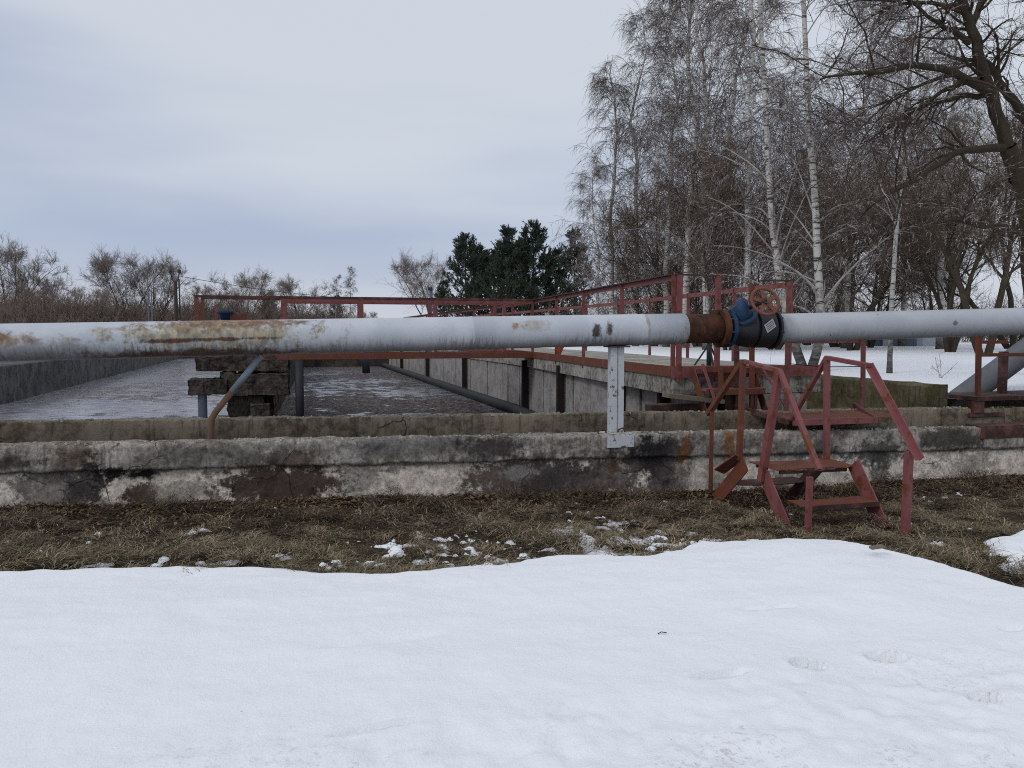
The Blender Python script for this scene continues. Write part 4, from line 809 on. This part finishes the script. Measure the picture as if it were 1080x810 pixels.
def pine(seed, Ht):
    r = np.random.default_rng(seed); tr = Wood(); z = np.linspace(0, 1, 12)
    P = np.stack([np.cumsum(r.normal(0, .04, 12)), np.cumsum(r.normal(0, .04, 12)), z * Ht], -1)[None]; R = (.17 * (1 - z) + .02)[None]; tr.add(P, R, 8)
    p, d, t, rd = kids(r, P, R, 105, .08, .99, 1.25, .2, .9); L = (1 - t) ** .8 * 4.6 * r.uniform(.6, 1.1, len(t)) + .5
    b1, r1 = grow(r, p, d, L, np.minimum(rd * .4, .05), np.full(len(t), .012), 7, 0, .12, .7); tr.add(b1, r1, 4)
    p, d, t2, _ = kids(r, b1, r1, 12, .2, 1, .8, .25); L2 = r.uniform(.3, .8, len(t2)); b2, r2 = grow(r, p, d, L2, np.full(len(t2), .012), np.full(len(t2), .008), 4, 0, .15, .6); tr.add(b2, r2, 3)
    # needles in tufts along the shoots
    q, dd, t3, _ = kids(r, b2, r2, 58, .15, 1., .75, .35); n = len(q); l = r.uniform(.07, .17, n)[:, None]; sd = nrm(np.cross(dd, r.normal(0, 1, (n, 3)))) * r.uniform(.012, .024, n)[:, None]
    V = np.stack([q - sd * .5, q + sd * .5, q + dd * l + sd, q + dd * l - sd], 1).reshape(-1, 3); F = np.arange(4 * n).reshape(-1, 4)
    return tr.mesh('trunk', M['bark']), mesh_np('crown', V, F, M['needle'])
t = NT('birch bark', .8, .15); c = t.mix(t.rng(t.noise(3, 6, sc=(1, 1, 6), rough=.7), .52, .60), (.50, .48, .45), (.05, .045, .042)); c = t.mix(t.rng(t.noise(1.2, 4, loc=(3, 3, 3)), .5, .7, 0, .6), c, (.22, .19, .165)); c = t.mix(t.rng(t.m1('ADD', t.xyz()[2], t.mul(t.noise(5, 5, sc=(1, 1, 2)), 3.)), 3.6, 1.6, 0, .9), c, (.035, .03, .028)); t.col(c).bump(t.noise(20, 4), .4, .01); M['birchbark'] = t.m
M['birchlimb'] = simple('grey birch limbs', (.34, .32, .30), .85, .1, var=.75, scale=3, bump=0)
t = NT('grey brown bark', .95, .1); c = t.mix(t.noise(6, 8, sc=(3, 3, .6), rough=.7), (.02, .016, .012), (.085, .066, .048)); c = t.mix(t.rng(t.noise(1.5, 4), .55, .7, 0, .5), c, (.10, .095, .05)); t.col(c).bump(t.noise(14, 6, sc=(3, 3, .5)), .8, .02); M['bark'] = t.m
t = NT('birch twigs', .85, .1); t.col(t.mix(t.rng(t.noise(7, 3), .54, .60), t.mix(t.noise(1.2, 3), (.05, .036, .034), (.145, .105, .092)), (.42, .39, .38))); M['birchtwig'] = t.m
t = NT('brown twigs', .85, .1); t.col(t.mix(t.rng(t.noise(6, 3), .56, .62), t.mix(t.noise(.9, 3), (.07, .048, .036), (.18, .135, .10)), (.36, .31, .27))); M['twig'] = t.m
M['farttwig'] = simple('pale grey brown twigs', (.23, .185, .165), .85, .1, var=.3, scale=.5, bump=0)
M['needle'] = simple('dark pine needles', (.05, .066, .046), .6, .2, var=.5, scale=1.2, bump=0)
def put(name, label, cat, protos, loc, rz=0, sc=1., group=None, tilt=0):
    r_ = thing(name, label, cat, loc, rz, group); r_.scale = (sc, sc, sc); r_.rotation_euler = (tilt, 0, rz)
    a_ = link('trunk', protos[0], r_); b_ = link('crown', protos[1], r_); return r_
def gpt(px, D, z=.86): v = onD(px, 400, D); return Vector((v.x, v.y, z - .05))
# ---- near twin stemmed birch, both stems followed from the photograph's sight lines in depth
def stem(pts, base, K=18):
    q = [onD(px, py, D) for px, py, D in pts]; q = [np.array(v) - np.array(base) for v in q]
    s_ = np.linspace(0, len(q) - 1, K); out = []
    for u in s_: i = min(int(u), len(q) - 2); out.append(q[i] + (q[i + 1] - q[i]) * (u - i))
    return out
tb = onD(851, 394, 15.)
stA = stem([(850, 396, 15), (842, 375, 15.1), (833, 345, 15.3), (824, 305, 15.7), (816, 250, 16), (811, 190, 16.3), (808, 120, 16.6), (803, 40, 17), (800, -60, 17.3), (795, -190, 17.6), (792, -320, 18)], tb)
stB = stem([(853, 396, 15), (860, 378, 14.9), (866, 350, 14.8), (865, 320, 14.8), (862, 270, 14.9), (860, 210, 15), (854, 140, 15), (850, 60, 15.1), (846, -40, 15.2), (842, -160, 15.2), (840, -300, 15.3)], tb)
pr_tw = birch(77, 14, stems=[stA, stB], r0=.085, n1=44, n2=8, n3=8, low=.2, tw=.0045, wid=.15)
put('birch_tree', 'twin stemmed white birch with dark base just behind the mossy wall', 'birch tree', pr_tw, tb)
B1 = birch(1, 16.5, (-.8, 0), .16); B2 = birch(2, 18.5, (.2, 0), .15, 62, 9, 7, wid=.17); B3 = birch(3, 19, (-.4, .3), .16, 62, 9, 7); B4 = birch(4, 20, (.5, 0), .17, 64, 9, 7, low=.10)
birches = [
 ('slender birch with drooping twigs at the left end of the birch row, leaning left', B1, 645, 45, .1, 1.0),
 ('tall pointed birch second from the left of the row, with a straight pale trunk', B2, 670, 44, 1.2, 1.03),
 ('tall dense birch third from the left whose top leaves the picture', B3, 722, 38, 2.2, 1.08),
 ('dark birch standing behind the dense birch near the walkway corner', B4, 760, 43, .4, 1.1),
 ('smaller birch half hidden between the two leftmost birches of the row', B1, 690, 56, 2.9, 1.12),
 ('birch behind the blue valve left of the twin stemmed birch', B2, 785, 31, 3.4, 1.0),
 ('thin trunked birch rising right of the twin stemmed birch', B3, 890, 36, 4.4, .95),
 ('birch behind the leaning grey brown trees right of centre', B4, 950, 42, 5.1, .95),
 ('birch with a white speckled trunk left of the big dark tree', B2, 990, 34, 5.6, .9),
 ('far birch behind the twin stemmed birch', B3, 835, 52, 1.7, 1.0),
 ('slim pale birch between the second and third birches of the row', B2, 702, 40, 5.1, 1.0), ('slim pale birch close left of the tallest birches', B4, 745, 34, 3.3, .95),
 ('low leaning birch left of the leftmost birch, beside the pines', B1, 630, 60, 4.0, .9),
 ('slim birch high behind the arching limbs of the big dark tree', B2, 925, 50, 2.4, 1.0),
]
for i, (lab, pr_, px, D, rz, sc) in enumerate(birches): put('birch_tree', lab, 'birch tree', pr_, gpt(px, D), rz, sc, 'birches along the snowfield')
yb = onD(938, 398, 14.1); ybp = birch(31, 7.5, (.1, .2), .036, 20, 5, 5, low=.35, tw=.003)
put('young_birch', 'thin young birch with a black and white stem alone on the snow', 'birch tree', ybp, yb + Vector((0, 0, -.04)))
# ---- leaning broadleaf trees on the right
G1 = broad(11, 9.5, 3, .55, .13); G2 = broad(12, 10.5, 2, .5, .15, 10); G3 = broad(13, 8.5, 4, .6, .10, 7); G4 = broad(14, 8., 5, .35, .06, 7, 6, 6, 4, tw=.0105, mats=('bark', 'twig'), low=.12)
bl_ = [
 ('spreading bare tree with three diverging stems right of the young birch', G1, 898, 32, .3, 1.), ('bare tree with two leaning stems behind the shed side of the snowfield', G2, 1003, 44, 1.4, 1.1),
 ('many stemmed bare tree at mid right behind the plain grey pipe', G3, 1000, 29, 2.6, 1.), ('bare tree forking low left of the big dark tree', G2, 1037, 27, 4.0, .95),
 ('bare tree far behind the low railing at the right edge', G1, 1068, 34, 5.0, 1.05), ('small bare tree behind the handwheel of the blue valve', G3, 815, 34, .9, 1.),
 ('bare tree between the twin birch and the spreading tree', G1, 880, 40, 2.2, 1.1), ('dense low bare tree behind the corner of the walkway railing', G4, 735, 40, .7, 1.1),
 ('dense bare tree behind the tall dense birch', G4, 768, 33, 2.0, 1.15), ('dense bare tree below the two leftmost birches', G4, 690, 42, 4.1, 1.05),
 ('dense brown bare tree behind the spreading tree', G4, 915, 38, .2, 1.15), ('dense brown bare tree below the second and third birches of the row', G4, 712, 46, 5.1, 1.1), ('dense brown bare tree left of the low railing', G4, 985, 48, 3.1, 1.0),
 ('dense bare tree in the gap behind the twin birch', G4, 850, 46, 5.7, 1.2)]
for i, (lab, pr_, px, D, rz, sc) in enumerate(bl_): put('bare_tree', lab, 'bare tree', pr_, gpt(px, D), rz, sc, 'bare trees along the snowfield')
# ---- the big dark tree at the right edge
bt = onD(1086, 396, 13.6)
def limb(pts, K=14): return np.array(stem(pts, bt, K))[None]
r = np.random.default_rng(55); tr = Wood(); cr = Wood(); mains = []
def addl(pts, ra, rb, K=14, n=10, keep=True):
    P = limb(pts, K); P[:, 1:-1] += r.normal(0, .012, P[:, 1:-1].shape); R = np.linspace(ra, rb, K)[None]; tr.add(P, R, n)
    if keep: mains.append((P, R))
addl([(1094, 400, 13.6), (1092, 340, 13.6), (1090, 290, 13.6), (1086, 235, 13.6), (1077, 190, 13.5), (1063, 155, 13.4)], .18, .135, 16, 14, False)
addl([(1062, 155, 13.4), (1052, 120, 13.3), (1042, 90, 13.1), (1034, 60, 13), (1028, 35, 12.9), (1018, 12, 12.8), (1008, -15, 12.7), (1000, -60, 12.5), (985, -120, 12.2)], .112, .042, 16, 12)
addl([(1072, 190, 13.5), (1084, 165, 13.7), (1090, 120, 14), (1097, 60, 14.2), (1106, -20, 14.5)], .13, .06)
addl([(1095, 145, 14.1), (1072, 110, 13.9), (1056, 88, 13.8), (1045, 70, 13.8), (1036, 62, 13.8)], .085, .05)
addl([(1060, 156, 13.4), (1040, 157, 13.2), (1018, 158, 13), (1000, 166, 12.8), (975, 184, 12.6), (950, 198, 12.4), (925, 213, 12.2), (905, 232, 12)], .075, .012)
addl([(1046, 100, 13.2), (1030, 88, 13), (1015, 80, 12.8), (995, 72, 12.6), (970, 69, 12.4), (945, 72, 12.2), (915, 77, 12), (880, 79, 11.9), (865, 84, 11.8)], .085, .012)
addl([(1045, 100, 13.2), (1030, 101, 13.3), (1010, 102, 13.4), (985, 107, 13.5), (960, 118, 13.6), (940, 130, 13.7), (915, 150, 13.8)], .055, .01)
addl([(1035, 84, 13), (1015, 88, 13.3), (990, 98, 13.5), (965, 118, 13.7), (948, 135, 13.9), (920, 150, 14)], .05, .01)
addl([(1010, 78, 12.7), (990, 82, 12.6), (965, 92, 12.5), (940, 106, 12.4), (920, 122, 12.3), (900, 145, 12.2)], .035, .008)
addl([(1022, 45, 12.9), (1008, 35, 12.7), (995, 28, 12.6), (980, 18, 12.4), (960, 2, 12.2), (940, -20, 12)], .05, .012)
addl([(1025, 25, 12.9), (1033, 8, 12.9), (1042, -15, 12.9), (1050, -60, 13)], .06, .02)
addl([(1013, 8, 12.7), (990, 4, 12.6), (960, 2, 12.5), (930, 10, 12.4), (900, 30, 12.3)], .04, .01)
addl([(1040, 60, 13.2), (1050, 52, 13.4), (1062, 54, 13.6), (1085, 62, 13.8)], .02, .008)
addl([(1082, 250, 13.6), (1060, 238, 13.2), (1035, 240, 12.8), (1010, 232, 12.5), (985, 236, 12.3)], .05, .01)
for P, R in mains:
    nk = 11 if R[0, 0] > .03 else 6
    p, d, t_, rd = kids(r, P, R, nk, .2, 1, .8, .25); L = r.uniform(.5, 1.7, len(p)); b1, r1 = grow(r, p, d, L, np.minimum(rd * .5, .03), np.full(len(p), .007), 8, .1, .17); tr.add(b1, r1, 5)
    p, d, t_, rd = kids(r, b1, r1, 7, .15, 1, .75, .25); L = r.uniform(.25, .85, len(p)); b2, r2 = grow(r, p, d, L, np.full(len(p), .006), np.full(len(p), .003), 6, .15, .18); cr.add(b2, r2, 4)
    p, d, t_, rd = kids(r, b2, r2, 4, .15, 1, .75, .25); L = r.uniform(.12, .4, len(p)); b3, r3 = grow(r, p, d, L, np.full(len(p), .003), np.full(len(p), .0017), 4, .1, .2); cr.add(b3, r3, 3)
big = (tr.mesh('trunk', M['bark']), cr.mesh('crown', M['birchtwig']))
put('big_bare_tree', 'big dark bare tree with long arching limbs at the right edge', 'bare tree', big, bt)
# ---- pines
PN = [pine(21, 11.), pine(22, 12.), pine(23, 10.)]
for lab, k, px, D, rz, sc in (('broad dark pine on the left side of the group between two narrower ones', 2, 506, 78, 5.2, .92), ('dark green pine at the left of the pine group', 0, 492, 74, .2, .9), ('tall dark pine in the middle of the pine group', 1, 535, 72, 1.5, .86), ('dark pine just right of the tallest one, crowns touching', 0, 562, 73, 2.9, .98), ('dark pine at the right of the group beside the first birch', 1, 605, 72, 4.4, .84), ('broad dark pine filling the group between the tallest one and the first birch', 2, 585, 76, 1.1, .86), ('dark pine behind the middle of the pine group', 2, 548, 80, 2.1, 1.0), ('low dark pine between the left and middle pines', 0, 520, 80, 3.7, .82), ('small pine at the far left of the group behind the railing', 1, 470, 82, 5.7, .52)):
    put('pine_tree', lab, 'pine tree', PN[k], gpt(px, D, .7), rz, sc, 'pines behind the basins')
for lab, px, D, sc in (('tiny distant spruce left of the two small ones', 281, 150, .62), ('tiny distant spruce beside another in front of the tree line', 288, 152, .72), ('small dark distant conifer behind the footbridge railing', 357, 140, .62)):
    put('spruce_tree', lab, 'conifer', PN[1], gpt(px, D, .7), px, sc, 'small distant conifers')
# ---- tree line beyond the basins on the left
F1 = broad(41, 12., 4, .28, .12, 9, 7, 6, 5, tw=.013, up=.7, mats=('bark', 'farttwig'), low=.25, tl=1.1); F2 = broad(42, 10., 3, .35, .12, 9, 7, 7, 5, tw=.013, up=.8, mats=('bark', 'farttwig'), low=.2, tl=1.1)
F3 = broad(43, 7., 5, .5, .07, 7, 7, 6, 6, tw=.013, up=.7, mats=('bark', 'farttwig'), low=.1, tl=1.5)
FB = birch(44, 15, (0, 0), .14, 50, 8, 7, tw=.011, wid=.16)
far = [
 ('tall pale distant tree at the left edge of the tree line', F1, 10, 88, 1.1), ('slim distant birch near the left edge of the tree line', FB, 22, 95, .86), ('distant round topped tree right of the slim distant birch', F2, 48, 92, .9), ('low distant tree in the brown part of the left tree line', F2, 88, 98, .78),
 ('broad pale distant tree left of the utility pole', F1, 135, 90, 1.0), ('second broad distant tree whose crown touches the utility pole', F1, 165, 92, .98), ('low distant tree right of the utility pole', F2, 215, 100, .82), ('bare distant tree above the blue actuator', F1, 262, 105, .92),
 ('small distant tree behind the left rail post of the footbridge', F2, 240, 118, .85), ('slim distant tree between the footbridge posts', F1, 315, 120, .92), ('thin distant tree with a narrow crown left of its taller neighbour', FB, 354, 122, .78), ('tall thin distant tree above the middle of the footbridge', FB, 371, 118, .86),
 ('low round distant tree behind the second footbridge post', F2, 340, 125, .75), ('pale loose distant tree just left of the pines', F1, 453, 90, .98), ('very small distant tree in the low gap left of the pines', F2, 425, 150, .42), ('small distant tree in the low gap behind the footbridge', F2, 393, 140, .55), ('low distant tree at the foot of the two broad ones', F2, 110, 84, .66), ('low distant tree between the slim birch and the brown bushes', F2, 30, 84, .72), ('distant tree leaning over the footbridge left end', F2, 285, 110, .82)]
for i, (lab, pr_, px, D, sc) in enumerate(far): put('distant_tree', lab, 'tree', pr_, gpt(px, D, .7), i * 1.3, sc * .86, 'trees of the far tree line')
# masses of brush nobody could count: built as one object each
def brush(name, label, spots, mat, seed, tw, hh, per=900):
    r = np.random.default_rng(seed); wd = Wood(); S0 = []; D0 = []; L0 = []
    for (px, D, wid, h) in spots:
        c = gpt(px, D, .75); n = per; o = r.normal(0, 1, (n, 2)) * wid; s_ = np.stack([c.x + o[:, 0], c.y + o[:, 1], np.full(n, c.z)], -1); lean = r.normal(0, .35, (n, 2))
        S0.append(s_); D0.append(nrm(np.stack([lean[:, 0], lean[:, 1], np.ones(n)], -1))); L0.append(h * .88 * r.uniform(.35, 1, n) * np.exp(-(o ** 2).sum(1) / (wid * wid * 6)))
    s_ = np.concatenate(S0); d = np.concatenate(D0); L = np.concatenate(L0)
    P, R = grow(r, s_, d, L, np.full(len(s_), tw * 1.8), np.full(len(s_), tw * .8), 6, 0, .16, .1); wd.add(P, R, 3)
    p, d, t_, rd = kids(r, P, R, 7, .25, 1, .6, .25); L2 = r.uniform(.12, .32, len(p)) * np.repeat(L, 7); b1, r1 = grow(r, p, d, L2, np.full(len(p), tw), np.full(len(p), tw * .6), 4, 0, .2, .2); wd.add(b1, r1, 3)
    p, d, t_, rd = kids(r, b1, r1, 3, .2, 1, .6, .25); b2, r2 = grow(r, p, d, r.uniform(.2, .6, len(p)), np.full(len(p), tw * .7), np.full(len(p), tw * .5), 3, 0, .2, .1); wd.add(b2, r2, 3)
    tag(link(name, wd.mesh(name, M[mat])), label, 'brushwood', kind='stuff')
M['redtwig'] = simple('reddish brown brush', (.19, .145, .12), .9, .1, var=.3, scale=.4, bump=0)
brush('distant_brushwood', 'brown brushwood filling the foot of the far tree line on the left', [(px, D, 3.2, h) for px, D, h in ((-30, 88, 7), (5, 86, 7.5), (35, 84, 7), (62, 84, 6.5), (85, 85, 6.2), (105, 86, 6), (128, 88, 6), (150, 90, 6.5), (172, 92, 6.5), (195, 96, 5.6), (218, 100, 7.2), (240, 104, 7), (262, 108, 7.4), (285, 112, 6.8), (305, 118, 6.6), (328, 122, 6.8), (350, 126, 6.2), (372, 130, 5.4), (395, 140, 2.6), (420, 145, 2.2), (445, 120, 3.2), (470, 110, 3.2))], 'redtwig', 61, .014, 1, 500)
brush('brushwood', 'dark brushwood at the foot of the trees across the snowfield', [(px, D, 2.4, h) for px, D, h in ((520, 85, 4), (560, 80, 4.5), (600, 70, 5), (640, 62, 5.5), (675, 56, 5.5), (710, 52, 6), (745, 48, 6), (780, 50, 6.5), (815, 52, 6), (850, 54, 6), (885, 54, 5.5), (920, 70, 5), (955, 74, 5), (990, 70, 5), (1025, 60, 5), (1060, 58, 5), (1095, 56, 5), (1130, 56, 5))], 'twig', 63, .009, 1, 130)
# dry weeds sticking out of the snow
def weed(px, py, h, seed):
    r = np.random.default_rng(seed); b = onD(px, py, .745 * FOC / (py - HOR)); wd = Wood(); n = 5; s_ = np.tile(np.array(b)[None], (n, 1)) + r.normal(0, .02, (n, 3)); d = nrm(np.stack([r.normal(0, .35, n), r.normal(0, .35, n), np.ones(n)], -1))
    P, R = grow(r, s_, d, r.uniform(.4, 1, n) * h, np.full(n, .004), np.full(n, .002), 6, 0, .12); wd.add(P, R, 3); p, d, t_, rd = kids(r, P, R, 5, .3, 1, .7, .2); b1, r1 = grow(r, p, d, r.uniform(.05, .2, len(p)) * h, np.full(len(p), .003), np.full(len(p), .0015), 3); wd.add(b1, r1, 3); return wd.mesh('dry_weed', M['twig'])
tag(link('dry_weed', weed(993, 399, .5, 1)), 'dry brown weed poking out of the snow left of the slanting pipe', 'weed')
tag(link('dry_weed', weed(650, 372, .6, 2)), 'dry weed in the snow behind the walkway railing', 'weed')
tw_ = onD(698, 655, 3.62); tw_.z = float(snow_z(np.array([tw_.x]), np.array([tw_.y]))[0]) + .004
tag(MB().tube([(-.02, 0, 0), (0, .004, .006), (.025, -.003, .002)], .0022, 6).build('twig', M['bark'], loc=tw_), 'tiny dark twig lying alone on the snow bank', 'twig')
# ---- utility pole with wires, lamp post
up_ = onD(187, 368, 60); UPZ = .7; up_.z = UPZ; htop = 1.6 + 66 * 60 / FOC - UPZ
uo = thing('utility_pole', 'dark wooden utility pole with two round fittings beyond the left basin', 'utility pole', up_)
MB().tube([(0, 0, 0), (0, 0, htop - .9)], [.16, .12], 10).build('pole', simple('dark creosoted wood', (.045, .03, .025), .9), uo, smooth=True); MB().tube([(.28, .05, 0), (.26, .05, htop - .7)], [.06, .05], 8).build('brace_pole', M['darksteel'], uo, smooth=True)
for sx_ in (-.34, .3):
    MB().tube([(0, 0, htop - 1.0), (sx_ * .6, 0, htop - .8), (sx_, 0, htop - .25)], .045, 8).build('bracket', M['darksteel'], uo); MB().tube([(sx_, 0, htop - .3), (sx_, 0, htop - .28), (sx_, 0, htop), (sx_, 0, htop + .02)], [.05, .13, .13, .05], 12).build('lamp', M['darksteel'], uo, smooth=True)
p0 = up_ + Vector((.3, 0, htop - .5)); p1 = onD(560, 305, 95); tag(MB().tube([p0 + (p1 - p0) * (k / 14) + Vector((0, 0, -1.6 * 4 * (k / 14) * (1 - k / 14))) for k in range(15)], .022, 5).build('overhead_wire', M['darksteel']), 'sagging overhead wire running right from the utility pole', 'wire')
for lab, px in (('thin pale post standing left of the utility pole, the right one of two', 161.5), ('thin pale post standing left of the utility pole, the left one of two', 158)):
    v = onD(px, 368, 75); v.z = .7; tag(MB().tube([(0, 0, 0), (0, 0, 5.0)], .06, 8).build('pale_post', M['steelblue'], smooth=True, loc=v), lab, 'post', 'thin posts by the tree line')
lp = onD(455, 368, 62); lp.z = .7; lo = thing('street_lamp', 'grey lamp post with a dark head left of the pines', 'street lamp', lp)
MB().tube([(0, 0, 0), (0, 0, 4.3)], [.12, .09], 10).build('pole', M['steelblue'], lo, smooth=True); MB().box(-.25, .12, -.12, .12, 4.3, 4.55).build('lamp_head', M['darksteel'], lo, bevel=.04)
